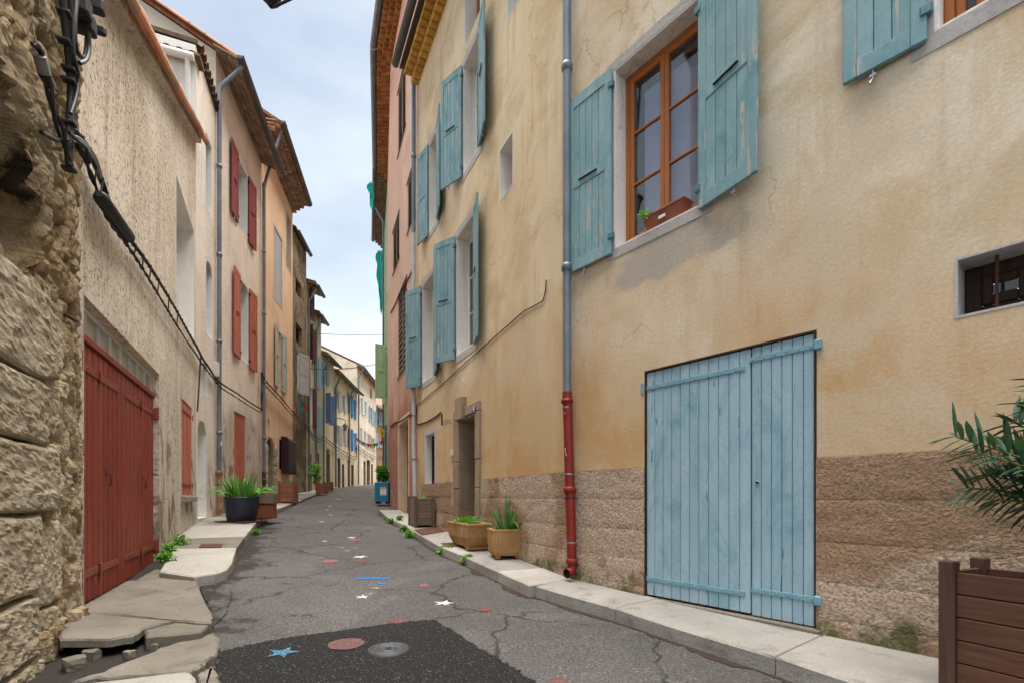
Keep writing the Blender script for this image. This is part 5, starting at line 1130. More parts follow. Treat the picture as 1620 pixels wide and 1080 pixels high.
# ------------------------------------------------------------------ left: dark stone house and the row beyond
def farhouse(name, label, w, zt, wins, mat, ov=.5, rise=1.6, pipe_at=None, dep=7, soff=True, gut=True, doors=()):
    """wins: (xl, xr, ytop, ybottom, colour, angle_near, angle_far) opening columns; doors: (xl, xr, ytop)"""
    holes = []; W_ = []
    for q in wins: r = w.rect(q[0], q[1], q[2], q[3]); r = (max(.12, r[0]), min(w.len - .12, r[1]), r[2], r[3]); holes.append(r); W_.append((r, q))
    for q in doors: r = w.rect(q[0], q[1], q[2], q[2] + 20); r = (max(.1, r[0]), min(w.len - .1, r[1]), w.gnd((r[0] + r[1]) / 2) - .1, r[3]); holes.append(r); W_.append((r, None))
    h = house(name, label, w, 0, w.len, zt, holes, mat, dep, rise, ov)
    if soff: soffit(h, w, 0, w.len, zt - .006, rise / (dep / 2), ov, rows=2, pitch=.4)
    if gut: gutter(h, w, 0, w.len, ov + .06, zt - ov * rise / (dep / 2) - .02, .08, 'dzinc')
    for r, q in W_:
        if q is None:
            dw = lining(h, w, r, .3, 'dressed', name='door'); boards(dw, w.M, r[0] + .018, r[1] - .018, -.28, -.25, r[2], r[3] - .02, 5, 'doorwood')
            if r[3] - r[2] > 2.0: archfill(h, w, r[0], r[1], r[3], r[3] - (r[1] - r[0]) * .45, mat, .1)
            continue
        wn_ = lining(h, w, r, .18, 'white' if q[4] != 'dark' else mat)
        if q[4] == 'dark': panelback(wn_, w.M, r[0] + .017, r[1] - .017, r[2] + .017, r[3] - .017, -.15, 'dark'); continue
        casement(wn_, w.M, r[0] + .017, r[1] - .017, r[2] + .017, r[3] - .017, -.12, 'whitesh', 3, True, 'darkglass', .05)
        wd = min(.5, max(.3, (r[1] - r[0]) * .52))
        if q[5] is not None: shutter(h, w, r[1], r[2] - .03, r[3] + .03, wd, +1, 3 if q[5] < 35 else q[5], q[4], 2, False)
        if q[6] is not None: shutter(h, w, r[0], r[2] - .03, r[3] + .03, wd, -1, q[6], q[4], 2, False)
    if pipe_at is not None:
        s = pipe_at if pipe_at >= 0 else w.len + pipe_at; pipe(h, w, [(s, .1, w.gnd(s)), (s, .1, zt - .9), (s, .2, zt - .7), (s, ov, zt - ov * .45 - .1)], .05, 'zinc')
    return h
h5 = farhouse('dark_stone_house', 'dark rubble stone house with one grey shutter and black base', L5, E + 11.3, [(467.5, 476, 437, 462, 'dark', None, None), (467.5, 478, 508, 540, 'dark', None, None)], 'darkstone', .14, soff=False)
shutter(h5, L5, L5.s_(471), L5.z_(471, 622), L5.z_(471, 557), .62, -1, 30, 'greysh', 3, False)
MB().box(.3, L5.s_(470), -.01, .004, L5.z_(471, 618), L5.z_(471, 560)).build('window', M_['darkglass'], h5, L5.M)
h6 = farhouse('tan_house', 'slim tan house with dark brown shutters under a plank eave', L6, E + 10.0, [(488, 491, 458, 500, 'brownsh', 35, 15), (489, 493, 515, 568, 'brownsh', 40, 15), (489, 494, 610, 670, 'brownsh', 10, 10)], 'tan', .42, .8, -.1, doors=[(487, 493, 715)])
h7 = farhouse('grey_tan_house', 'grey tan house with pale blue shutters beside the slim tan one', L7, E + 9.1, [(499, 503, 560, 610, 'ltblue', 30, 12), (499, 503, 640, 685, 'ltblue', 30, 12)], 'greytan', .28, .8, -.1, doors=[(499, 505, 715)])
h8 = farhouse('lavender_shutter_house', 'sand coloured house with lavender blue shutters', L8, E + 7.55, [(511, 516, 575, 604, 'ltblue', 20, 10), (514.5, 520, 622, 668, 'lav', 60, 40)], 'sand', .36, 1.2, -.1, doors=[(516, 522, 708)])
h9 = farhouse('cream_house', 'cream house with grey louvred shutters and a lantern bracket', L9, E + 7.25, [(530.5, 535, 615, 645, 'greysh', 10, 10), (540, 544, 622, 650, 'greysh', 20, 10), (531, 535.5, 670, 700, 'greysh', 10, 10), (541, 545, 676, 703, 'greysh', 20, 10)], 'cream', .36, 1.2, -.08, doors=[(534, 538.5, 723), (541, 544.5, 733)])
h10 = farhouse('bright_blue_shutter_house', 'sand house with bright blue shutters', L10, E + 7.25, [(551.5, 554.5, 622, 652, 'vivid', 15, 10), (557, 560, 630, 660, 'vivid', 15, 10), (552, 555, 677, 708, 'vivid', 15, 10), (557.5, 560.5, 683, 712, 'vivid', 15, 10)], 'sand', .36, 1.2, -.08, doors=[(550, 554, 726), (555.5, 559.5, 734)])
h11 = farhouse('large_cream_house', 'large cream house with pale shutters closing the left row', L11, E + 9.25, [(569.5, 572.5, 626, 652, 'whitesh', 10, 10), (576, 578.5, 632, 656, 'whitesh', 10, 10), (584.5, 587, 642, 667, 'ltblue', 10, 10), (590.5, 593, 648, 672, 'ltblue', 10, 10), (569, 571.5, 675, 700, 'whitesh', 10, 10), (575, 577.5, 680, 703, 'whitesh', 10, 10), (581, 583.5, 685, 708, 'greysh', 10, 10), (588, 590.5, 691, 712, 'greysh', 10, 10), (585, 588.5, 612, 628, 'dark', None, None)], 'cream', .45, 1.6, -.08, doors=[(575, 578.5, 728), (580, 585.5, 726), (587, 590, 733)])
Wg = Matrix(((L11.n.x, L11.a.x, 0, (K10 + L11.a * .012).x), (L11.n.y, L11.a.y, 0, (K10 + L11.a * .012).y), (0, 0, 1, 0), (0, 0, 0, 1)))
h12 = farhouse('brown_end_house', 'brown house closing the far end of the street', L12, E + 7.6, [(598, 600.5, 640, 662, 'greysh', 10, 10), (598, 600.5, 685, 707, 'greysh', 10, 10), (603.5, 606, 650, 672, 'ltblue', 10, 10)], 'brownend', .45, 1.6, doors=[(597.5, 601, 735)])

# ------------------------------------------------------------------ cables and wires
def smooth_path(pts, n=6):
    P_ = [Vector(p) for p in pts]; out = []
    for i in range(len(P_) - 1):
        p0, p1, p2, p3 = P_[max(0, i - 1)], P_[i], P_[i + 1], P_[min(len(P_) - 1, i + 2)]
        for k in range(n):
            t_ = k / n; out.append(.5 * ((2 * p1) + (-p0 + p2) * t_ + (2 * p0 - 5 * p1 + 4 * p2 - p3) * t_ ** 2 + (-p0 + 3 * p1 - 3 * p2 + p3) * t_ ** 3))
    return out + [P_[-1]]
def twisted(path, r, turns, nst=3, rad=None):
    mb = MB(); rad = rad or r * 1.1; L_ = 0; T_ = []
    for s in range(nst):
        pts = []; L_ = 0
        for i, p in enumerate(path):
            a = path[max(0, i - 1)]; b = path[min(len(path) - 1, i + 1)]; t_ = (b - a).normalized(); u = t_.cross(Vector((0, 0, 1))); u = u.normalized() if u.length > .01 else Vector((1, 0, 0)); v_ = t_.cross(u)
            if i: L_ += (p - path[i - 1]).length
            ph_ = 2 * math.pi * (s / nst) + L_ * turns; pts.append(p + (u * math.cos(ph_) + v_ * math.sin(ph_)) * rad)
        mb.tube(pts, r, 6)
    return mb
def wp(w, pts, d=.07): return [w.P(*w.px(x, y, d)) for x, y in pts]
cb = root('cable_bundle', T(lx(6), 6, E + 3), 'black twisted cable bundle clipped along the left house fronts', 'cable')
p1 = wp(L1, [(119, 208), (140, 237), (160, 285), (176, 330), (200, 372), (225, 405), (250, 443), (280, 493), (305, 538), (312, 550)]) + wp(L2, [(320, 566), (331, 582), (341, 598)]) + wp(L3, [(350, 606), (375, 622), (400, 639), (412, 646)], .17)
p2 = wp(L1, [(117, 216), (130, 243), (155, 305), (172, 349), (205, 394), (232, 436), (266, 492), (298, 543), (310, 560)]) + wp(L2, [(320, 576), (331, 590), (341, 603)]) + wp(L3, [(350, 613), (375, 629), (400, 645), (412, 652)], .17)
twisted(smooth_path(p1, 8), .013, 14, 3, .013).build('upper_cable', M_['cable'], cb); twisted(smooth_path(p2, 8), .011, 14, 2, .011).build('lower_cable', M_['cable'], cb)
q1 = wp(L4, [(414, 590), (420, 602), (430, 613), (444, 628), (462, 650)], .12) + wp(L5, [(468, 656), (484, 672)], .10) + wp(L6, [(490, 680), (496, 690)], .12) + wp(L7, [(500, 690), (507, 694)], .1) + wp(L8, [(512, 690), (527, 702)], .1) + wp(L9, [(535, 708), (549, 716)], .1) + wp(L10, [(553, 718), (563, 722), (564, 706)], .1) + wp(L11, [(568, 706), (580, 715), (594, 722)], .1)
q2 = [p + Vector((0, 0, -.16)) for p in q1]
twisted(smooth_path(q1, 5), .016, 9, 2, .016).build('upper_cable', M_['cable'], cb); twisted(smooth_path(q2, 5), .013, 9, 2, .013).build('lower_cable', M_['cable'], cb)
twisted([Vector(L4.P(*L4.px(414, y, .12))) for y in (588, 610, 632, 650)], .013, 10, 2).build('riser_cable', M_['cable'], cb)
for t_ in range(4, 60, 4):
    P1_ = smooth_path(p1, 8); P2_ = smooth_path(p2, 8); i = min(len(P1_) - 1, t_); a = P1_[i]; b = min(P2_, key=lambda q: (q - a).length)
    MB().tube([a + Vector((.02, 0, .02)), b - Vector((0, 0, .02))], .008, 6).build('cable_tie', M_['cable'], cb)
sp = wp(L1, [(156, 306), (160, 314), (203, 374), (207, 381)], .10); MB().tube(sp, [.03, .062, .062, .03], 14).build('splice_sleeve', M_['cable'], cb)
lo_ = wp(L2, [(318, 560), (316, 590), (313, 640), (312, 650)], .08); MB().tube(smooth_path(lo_), .016, 8).build('drop_cable', M_['cable'], cb)
# vertical cable cluster on the stone corner
vc = root('cable_cluster', T(lx(4), 4, E + 3), 'tangle of black cables and junction boxes hanging at the stone corner', 'cable')
def l0p(pts, d=.16): return [L0.P(*L0.px(x, y, d)) for x, y in pts]
for k, pts in enumerate([[(96, -40), (100, 10), (106, 70), (112, 130), (110, 190), (107, 235), (112, 270)], [(103, -40), (112, 30), (113, 90), (117, 140), (113, 200), (110, 262)], [(122, -10), (118, 40), (121, 80), (134, 90), (138, 60), (137, 30)], [(115, 30), (117, 90), (124, 120), (121, 150), (112, 180)], [(109, 210), (122, 222), (135, 235), (142, 258)], [(140, 52), (141, 78), (136, 95), (126, 100)]]):
    MB().tube(smooth_path(l0p(pts, .17 + .012 * k)), [.022, .018, .016, .012, .014, .014][k], 8).build('cable', M_['cable'], vc)
for (x, y, sx_, sz_) in [(131, 38, .10, .13), (146, 8, .09, .10), (122, 8, .12, .14), (149, 46, .05, .07)]:
    q = L0.px(x, y, .16); MB().bev(-sx_ / 2, sx_ / 2, -.06, .08, -sz_ / 2, sz_ / 2, .014).build('junction_box', M_['cable'], vc, L0.M @ T(*q))
for y in (20, 65, 110, 128, 195, 268): MB().bev(-.03, .03, -.04, .04, -.012, .012, .006).build('cable_clip', M_['cable'], vc, L0.M @ T(*L0.px(109 if y > 90 else 101, y, .17)))
twisted(smooth_path(l0p([(56, 72), (66, 88), (76, 130), (82, 165), (92, 195), (102, 228), (110, 262)], .18)), .013, 12, 2).build('spliced_cable', M_['cable'], vc)
pts = smooth_path(l0p([(62, 88), (70, 118)], .18), 18); MB().tube(pts, [.036 if i % 2 else .030 for i in range(len(pts))], 12).build('ribbed_sleeve', M_['gcable'], vc); MB().tube(l0p([(70, 118), (77, 138)], .18), [.036, .016], 10).build('sleeve_end', M_['cable'], vc)
MB().tube(l0p([(66, 210), (88, 222), (106, 222)], .17), .014, 8).build('support_rod', M_['iron'], vc)
for k in range(3): MB().tube(smooth_path([L1.P(*L1.px(x, y + 4 * k, .09)) for x, y in [(112, 215), (124, 218), (140, 232), (152, 250), (160, 275)]]), .010, 6).build('grey_cable', M_['gcable'], cb)
# wires strung across the far street
def span(a, b, sag, r, label):
    pts = [a.lerp(b, k / 16) - Vector((0, 0, sag * 4 * (k / 16) * (1 - k / 16))) for k in range(17)]; tag(MB().tube(pts, r, 5).build('overhead_wire', M_['cable']), label, 'wire')
span(ray(497, 527, 23.), ray(606, 529, 23.5), .05, .012, 'upper thin wire strung across the street to the green house')
span(ray(486, 582, 22.4), ray(606, 574, 23.5), .15, .014, 'lower thin wire sagging across the street above the green shutter')
span(ray(515, 583, 25.), ray(606, 571, 24.5), .12, .010, 'middle thin wire crossing just beside the lower one')
# bunting
bl = root('bunting', T(-9, 33, E + 3), 'string of small coloured bunting flags across the far street', 'bunting')
pa, pb = ray(563, 690, 32), ray(607, 695, 26); pts = [pa.lerp(pb, k / 14) - Vector((0, 0, .35 * 4 * (k / 14) * (1 - k / 14))) for k in range(15)]
MB().tube(pts, .008, 5).build('string', M_['cable'], bl)
for k in range(1, 14):
    p = pts[k]; s = .10; MB().add([(p.x - s, p.y, p.z), (p.x + s, p.y, p.z), (p.x + s * .1, p.y, p.z - .24), (p.x - s, p.y + .012, p.z), (p.x + s, p.y + .012, p.z), (p.x + s * .1, p.y + .012, p.z - .24)], [(0, 2, 1), (3, 4, 5), (0, 1, 4, 3), (1, 2, 5, 4), (2, 0, 3, 5)]).build('flag', FL[(k * 5 + 1) % 6], bl)
b2_ = root('bunting', T(-9.4, 21, E + 3), 'short strand of teal and red bunting tied under the grey shutter', 'bunting')
for k, (x, y) in enumerate([(473, 624), (475, 634), (478, 644), (484, 640), (470, 614)]):
    p = ray(x, y, 21.2); s = .09; MB().add([(p.x - s, p.y, p.z), (p.x + s, p.y, p.z), (p.x, p.y, p.z - .26), (p.x - s, p.y + .012, p.z), (p.x + s, p.y + .012, p.z), (p.x, p.y + .012, p.z - .26)], [(0, 2, 1), (3, 4, 5), (0, 1, 4, 3), (1, 2, 5, 4), (2, 0, 3, 5)]).build('flag', FL[[2, 2, 2, 0, 1][k]], b2_)
MB().tube(smooth_path([ray(468, 610, 21.2), ray(474, 626, 21.2), ray(480, 640, 21.2), ray(487, 650, 21.2)]), .006, 5).build('string', M_['cable'], b2_)

# ------------------------------------------------------------------ lantern on the cream house, lantern overhead
def lantern(M, label, name='street_lantern', s=1., arm=None):
    r = root(name, M, label, 'street lamp'); W_ = WM[r.name] @ Matrix.Diagonal((s, s, s, 1)); k = 6
    MB().lathe([(.0, -.34), (.03, -.36), (.05, -.33), (.08, -.30), (.10, -.28), (.10, -.265)], k, smooth=False).build('base', M_['iron'], r, W_)
    MB().lathe([(.10, -.26), (.19, .05)], k, smooth=False).build('glass', M_['milk'], r, W_)
    cg = MB()
    for i in range(k):
        a = 2 * math.pi * i / k; cg.tube([(.103 * math.cos(a), .103 * math.sin(a), -.265), (.195 * math.cos(a), .195 * math.sin(a), .05)], .012, 5)
    cg.build('cage', M_['iron'], r, W_)
    MB().lathe([(.22, .045), (.23, .06), (.15, .15), (.07, .22), (.06, .26), (.03, .28), (.02, .33), (.0, .34)], k * 2, smooth=False).build('hood', M_['iron'], r, W_)
    if arm: MB().tube(arm, .02, 8).build('bracket', M_['iron'], r)
    return r
sL = L9.s_(531); zL = L9.z_(531, 661); c0 = ray(546, 674, 28.6)
wpt = L9.P(L9.s_(529), 0, zL)
lantern(T(c0.x, c0.y, c0.z), 'black hexagonal street lantern on a scrolled bracket of the cream house', s=.72, arm=smooth_path([Vector((wpt.x, wpt.y, c0.z + .32)), Vector((wpt.x, wpt.y, c0.z + .45)).lerp(Vector((c0.x, c0.y, c0.z + .4)), .4), Vector((c0.x, c0.y, c0.z + .36)), Vector((c0.x, c0.y, c0.z + .23))]))
c1 = ray(429, 6, 5.2); c1.z += .23
e1 = L1.P(L1.s_(215), .0, c1.z + .2)
lantern(T(c1.x, c1.y, c1.z), 'dark hanging lantern peeping in at the top edge over the street', s=.75, arm=[Vector((c1.x, c1.y, c1.z + .24)), Vector((c1.x, c1.y, c1.z + .55)), ray(462, -60, 5.2) + Vector((0, 0, .3)), Vector((3.2, 5.0, c1.z + 1.6))])
MB().tube([ray(433, 12, 5.18), ray(447, 5, 5.19), ray(466, -4, 5.2)], .014, 8).build('stay', M_['iron'], bpy.data.objects['street_lantern.001'])

# ------------------------------------------------------------------ yellow sign on the right
sg = root('hanging_sign', T(*RD.P(1.6, .4, E + 3)), 'yellow hanging shop sign with a red strip below beside the pink corner', 'sign')
y0s = 23.6; qa, qb = ray(600.5, 675, y0s), ray(614.5, 691, y0s); zb2 = ray(606, 697.5, y0s).z
MB().prism([(qa.x, qa.z), (qa.x + .10, qa.z - .03), (qa.x + .26, qa.z - .16), (qb.x, qa.z - .2), (qb.x, qb.z), (qa.x + .07, qb.z)], y0s - .02, y0s + .02).build('board', M_['yellow'], sg)
MB().box(qa.x + .09, qb.x, y0s - .022, y0s + .018, zb2, qb.z - .004).build('red_strip', M_['signred'], sg)
for txt, z_, sz, m_ in (('Aub', (qa.z + qb.z) / 2 - .06, .17, 'ink'), ('bar', (zb2 + qb.z) / 2, .12, 'whitepaint')):
    cu = bpy.data.curves.new('lettering', 'FONT'); cu.body = txt; cu.size = sz; cu.align_x = 'CENTER'; cu.align_y = 'CENTER'; cu.extrude = .002; cu.materials.append(M_[m_])
    put('lettering', txtmesh(cu), sg, T((qa.x + qb.x) / 2 + .03, y0s - .025, z_) @ Matrix.Rotation(R(90), 4, 'X'))
MB().tube([(qa.x - .02, y0s, qa.z + .03), (qb.x + .4, y0s, qa.z + .03)], .015, 8).build('bracket', M_['iron'], sg)

# ------------------------------------------------------------------ planters and pots
def bk(q, d):
    k = (q.y + d) / q.y; return Vector((q.x * k, q.y + d, q.z))
def plank_box(name, label, M, lx_, ly_, h_, rows, pm, postm, foot=.03, group=None, over=.05):
    """plank planter: four corner posts, plank courses on each side, soil"""
    r = root(name, M, label, 'planter', group); ps = .07; W_ = WM[r.name]
    pme = MB().bev(-ps / 2, ps / 2, -ps / 2, ps / 2, 0, h_ + over, .006).mesh('post', M_[postm])
    for x in (-1, 1):
        for y in (-1, 1): put('post', pme, r, W_ @ T(x * (lx_ / 2 - ps / 2), y * (ly_ / 2 - ps / 2), 0))
    ph_ = (h_ - foot) / rows; g_ = .006
    ma = MB().bev(-lx_ / 2 + ps + .001, lx_ / 2 - ps - .001, -.0125, .0125, g_ / 2, ph_ - g_ / 2, .004).mesh('plank', M_[pm]); mb_ = MB().bev(-ly_ / 2 + ps + .001, ly_ / 2 - ps - .001, -.0125, .0125, g_ / 2, ph_ - g_ / 2, .004).mesh('plank', M_[pm])
    for k in range(rows):
        for y in (-1, 1): put('plank', ma, r, W_ @ T(0, y * (ly_ / 2 - .035), foot + ph_ * k))
        for x in (-1, 1): put('plank', mb_, r, W_ @ T(x * (lx_ / 2 - .035), 0, foot + ph_ * k) @ RZ(R(90)))
    MB().box(-lx_ / 2 + .05, lx_ / 2 - .05, -ly_ / 2 + .05, ly_ / 2 - .05, foot, h_ - .07).build('soil', M_['soil'], r, W_)
    return r
def blade(mb, base, az_, lean, L_, wd, droop, n=8):
    """one strap leaf with a V fold, arching and drooping"""
    d = Vector((math.cos(az_), math.sin(az_), 0)); side = Vector((-d.y, d.x, 0)); p = Vector(base); th = lean; vs = []
    for i in range(n + 1):
        t_ = i / n; wv = wd * (1 - t_ ** 2.2) * (0.75 + .5 * t_ if t_ < .5 else 1) + .0012
        nrm = (d * math.cos(th) - Vector((0, 0, 1)) * math.sin(th))
        vs += [p - side * wv, p - nrm * wv * .35, p + side * wv]
        p = p + (d * math.sin(th) + Vector((0, 0, 1)) * math.cos(th)) * (L_ / n); th += droop / n * (0.4 + 1.2 * t_)
    o = []
    for i in range(n): o += [(3 * i, 3 * i + 1, 3 * i + 4, 3 * i + 3), (3 * i + 1, 3 * i + 2, 3 * i + 5, 3 * i + 4)]
    mb.add(vs, o, True)
def leaf(mb, base, d, up, L_, wd, droop=.3, n=4):
    d = d.normalized(); s = d.cross(up).normalized(); p = Vector(base); vs = []
    for i in range(n + 1):
        t_ = i / n; wv = wd * math.sin(math.pi * min(1, .08 + t_ * .92)) ** .8 + .0008; nn = s.cross(d)
        vs += [p - s * wv + nn * wv * .3, p, p + s * wv + nn * wv * .3]; p = p + d * (L_ / n); d = (d - Vector((0, 0, 1)) * droop / n).normalized()
    f = []
    for i in range(n): f += [(3 * i, 3 * i + 1, 3 * i + 4, 3 * i + 3), (3 * i + 1, 3 * i + 2, 3 * i + 5, 3 * i + 4)]
    mb.add(vs, f, True)
# near right: dark planter with an oleander
pc_ = onground(1478, 1092); pdir = Vector((-.43, .90)); ang_ = math.atan2(pdir.y, pdir.x)
C0 = Vector((2.345, 2.66)); perp = Vector((.90, .43)); cenp = C0 - pdir * .6 + perp * .21
zpl = E - 1.045
plank_box('wooden_planter', 'dark stained plank planter with an oleander at the right edge', T(cenp.x, cenp.y, zpl) @ RZ(ang_), 1.2, .42, .64, 5, 'planter', 'planter_post', over=.055)
ol = root('oleander', T(cenp.x, cenp.y, zpl + .56), 'oleander with long narrow dark leaves leaning in from the right edge', 'plant')
rr = random.Random(3); st = MB(); lf = MB()
sbase = Vector((cenp.x - pdir.x * .12 * -1, cenp.y, zpl + .55))
tips = [((1512, 690), 2.52), ((1545, 715), 2.45), ((1600, 742), 2.45), ((1606, 668), 2.5), ((1640, 640), 2.4), ((1690, 700), 2.3), ((1660, 600), 2.35), ((1720, 640), 2.2), ((1580, 790), 2.5), ((1630, 800), 2.4), ((1560, 750), 2.55), ((1592, 705), 2.5), ((1650, 760), 2.35), ((1530, 770), 2.6)]
for (px_, py_), Yd in tips:
    tp = ray(px_, py_, Yd); b0 = Vector((cenp.x + rr.uniform(-.08, .12), cenp.y + rr.uniform(-.35, .05), zpl + .56)); mid_ = b0.lerp(tp, .5) + Vector((.08, 0, .16)); path = smooth_path([b0, mid_, tp], 9)
    st.tube(path, [.011 * (1 - .7 * i / len(path)) for i in range(len(path))], 6)
    for i in range(len(path)):
        if i < 6: continue
        t_ = (path[min(i + 1, len(path) - 1)] - path[i - 1]).normalized(); a0 = rr.uniform(0, 6.28)
        for k in range(3 if i < len(path) - 1 else 6):
            a = a0 + k * 2.09; u = t_.orthogonal().normalized(); v_ = t_.cross(u); d = (u * math.cos(a) + v_ * math.sin(a)) * .85 + t_ * .55
            leaf(lf, path[i], d, Vector((0, 0, 1)) + u * .1, rr.uniform(.12, .19), rr.uniform(.009, .014), rr.uniform(.0, .5))
st.build('stem', M_['stem'], ol); lf.build('foliage', M_['oleander'], ol, fix=False)
def tuft(name, label, cx_, cy_, cz_, R_, nn, L_, wd, mats, seed, lean=(.05, .6), droop=(.4, 1.6), hang=0, cat='plant'):
    r = root(name, T(cx_, cy_, cz_), label, cat); q = random.Random(seed); mbs = {m: MB() for m in mats}
    for i in range(nn):
        a = q.uniform(0, 6.283); rad = R_ * math.sqrt(q.random()); b = (cx_ + rad * math.cos(a), cy_ + rad * math.sin(a), cz_)
        m = mats[0] if q.random() < .82 else mats[-1]
        if i < hang: blade(mbs[m], (cx_ + R_ * .9 * math.cos(a), cy_ + R_ * .9 * math.sin(a), cz_), a, q.uniform(.5, .8), L_ * q.uniform(.9, 1.25), wd * 1.2, q.uniform(2.0, 2.5), 12)
        else: blade(mbs[m], b, a + q.uniform(-.5, .5), q.uniform(*lean), L_ * q.uniform(.6, 1.1), wd * q.uniform(.7, 1.2), q.uniform(*droop))
    for m, mb in mbs.items():
        if mb.v: mb.build('leaves', M_[m], r, fix=False)
    return r
def bush(name, label, c, rx, ry, rz_, nn, L_, wd, mat, seed, cat='plant', stem=True):
    r = root(name, T(*c), label, cat); q = random.Random(seed); mb = MB(); st = MB()
    for i in range(nn):
        v_ = Vector((q.gauss(0, 1), q.gauss(0, 1), q.gauss(0, 1))).normalized() * (q.random() ** .4); lump = .72 + .4 * noise.noise(v_ * 2.2 + Vector((seed, 0, 0)))
        p = Vector(c) + Vector((v_.x * rx * lump, v_.y * ry * lump, rz_ + v_.z * rz_ * lump)); d = (v_ + Vector((q.uniform(-.7, .7), q.uniform(-.7, .7), q.uniform(-.2, .7))))
        leaf(mb, p, d, Vector((0, 0, 1)) + Vector((q.uniform(-.4, .4), q.uniform(-.4, .4), 0)), L_ * q.uniform(.7, 1.2), wd * q.uniform(.7, 1.2), .4, 3)
    if stem:
        for i in range(7): st.tube([Vector(c), Vector(c) + Vector((q.uniform(-.6, .6) * rx, q.uniform(-.6, .6) * ry, rz_ * q.uniform(1, 1.7)))], [.012, .004], 5)
        st.build('stem', M_['stem'], r)
    mb.build('foliage', M_[mat], r, fix=False); return r
# right: weathered plank planter by the drainpipe
q = onground(664, 834); wB = math.atan2(RB.a.y, RB.a.x)
plank_box('wooden_planter', 'weathered grey plank planter against the wall below the pale drainpipe', T(q.x - .02, q.y + .30, gz(q.x, q.y + .3) - .005) @ RZ(wB), .55, .46, .62, 4, 'planter2', 'planter2p')
bush('low_plant', 'sprig of green just showing over the weathered planter', (q.x + .03, q.y + .28, gz(q.x, q.y + .3) + .55), .12, .12, .05, 60, .05, .012, 'weed', 5, stem=False)
# right: two sandstone troughs
def trough(name, label, M, lx_, ly_, h_, foot=.05, taper=.82, fluted=False):
    r = root(name, M, label, 'planter'); W_ = WM[r.name]; mb = MB(); n = 6
    def ring(k, z, inset=0.): a, b = lx_ / 2 * k - inset, ly_ / 2 * k - inset; c_ = .014; return [(a, -b + c_, z), (a, b - c_, z), (a - c_, b, z), (-a + c_, b, z), (-a, b - c_, z), (-a, -b + c_, z), (-a + c_, -b, z), (a - c_, -b, z)]
    rings = [ring(taper * .9, foot), ring(taper, foot + h_ * .12), ring(1.0 - (1 - taper) * .25, foot + h_ * .35), ring(1.0, h_ - .04), ring(1.02, h_ - .03), ring(1.02, h_ - .004), ring(1.01, h_), ring(1, h_, .04), ring(.98, h_ - .06, .05)]
    vs = [p for r_ in rings for p in r_]; m = 8
    fs = [(k * m + i, k * m + (i + 1) % m, (k + 1) * m + (i + 1) % m, (k + 1) * m + i) for k in range(len(rings) - 1) for i in range(m)] + [tuple(range(m))[::-1]]
    mb.add(vs, fs); mb.build('basin', M_['stonepot'], r, W_)
    for s in (-1, 1): MB().bev(s * lx_ * .30 - lx_ * .08, s * lx_ * .30 + lx_ * .08, -ly_ * .36, ly_ * .36, 0, foot + .003, .01).build('foot', M_['stonepot'], r, W_)
    MB().slab([(p[0] * .99, p[1] * .99) for p in ring(.98, 0, .05)], h_ - .055, .05).build('soil', M_['soil'], r, W_)
    if fluted:
        me = MB().bev(-.008, .008, -.004, .006, foot + h_ * .33, h_ - .06, .004).mesh('rib', M_['stonepot'])
        for f_, (dx, dy, ln, ro) in enumerate([(0, -1, lx_, 0), (-1, 0, ly_, -90), (0, 1, lx_, 180), (1, 0, ly_, 90)]):
            cnt = int(ln / .05)
            for i in range(cnt): put('rib', me, r, W_ @ RZ(R(ro)) @ T(-ln / 2 + ln * (i + .5) / cnt, -(ly_ if dy else lx_) / 2 * .985, 0) @ Matrix.Rotation(R(180), 4, 'Z'))
    return r
q = onground(800, 886); q.y += .24; zq_ = gz(q.x, q.y); trough('stone_planter', 'square fluted sandstone pot with a spiky plant on the kerb', T(q.x + .0, q.y, zq_) @ RZ(R(14)), .48, .45, .43, taper=.94, fluted=True)
tuft('agapanthus', 'spiky strap leaved plant in the square sandstone pot', q.x, q.y, zq_ + .37, .11, 46, .54, .018, ['bladedark', 'blade'], 4, (.0, .55), (.05, 1.0), 8)
q2_ = onground(756, 866); q2_ = RB.P(RB.s_(727, .30) - .46, .30, 0); zq2 = gz(q2_.x, q2_.y); trough('stone_planter', 'long tapered sandstone trough with low greenery beside the doorway', T(q2_.x, q2_.y, zq2) @ RZ(wB), .98, .42, .42, taper=.80)
bush('low_plant', 'low bright green ground cover filling the long stone trough', (q2_.x - .05, q2_.y + .1, zq2 + .37), .30, .30, .07, 520, .045, .012, 'weed', 8, stem=False)
# left: big dark blue pot with irises, terracotta box behind, plank planter further up
q = bk(onground(382, 827), .34); zq_ = gz(q.x, q.y)
pt_ = root('plant_pot', T(q.x, q.y, zq_), 'big dark navy pot overflowing with strap leaves on the left pavement', 'plant pot'); W_ = WM[pt_.name]
MB().lathe([(0, .0), (.26, .0), (.28, .02), (.33, .30), (.345, .50), (.35, .52), (.345, .54), (.325, .54), (.315, .48)], 36).build('bowl', M_['navy'], pt_, W_); MB().lathe([(0, .49), (.318, .49)], 24).build('soil', M_['soil'], pt_, W_)
MB().bev(-.45, .40, -.30, .35, -.02, .012, .008).build('saucer_plate', M_['rustplate'], pt_, W_ @ RZ(-.3))
tuft('iris_clump', 'dense clump of green iris leaves in the navy pot', q.x, q.y, zq_ + .49, .25, 105, .60, .023, ['blade', 'bladedark'], 11, (.0, .4), (.05, 1.1), 32)
tuft('iris_clump', 'few yellowing strap leaves drooping at the side of the navy pot', q.x - .26, q.y - .1, zq_ + .47, .08, 7, .5, .014, ['bladeyel', 'blade'], 21, (.5, .8), (1.8, 2.4), 4)
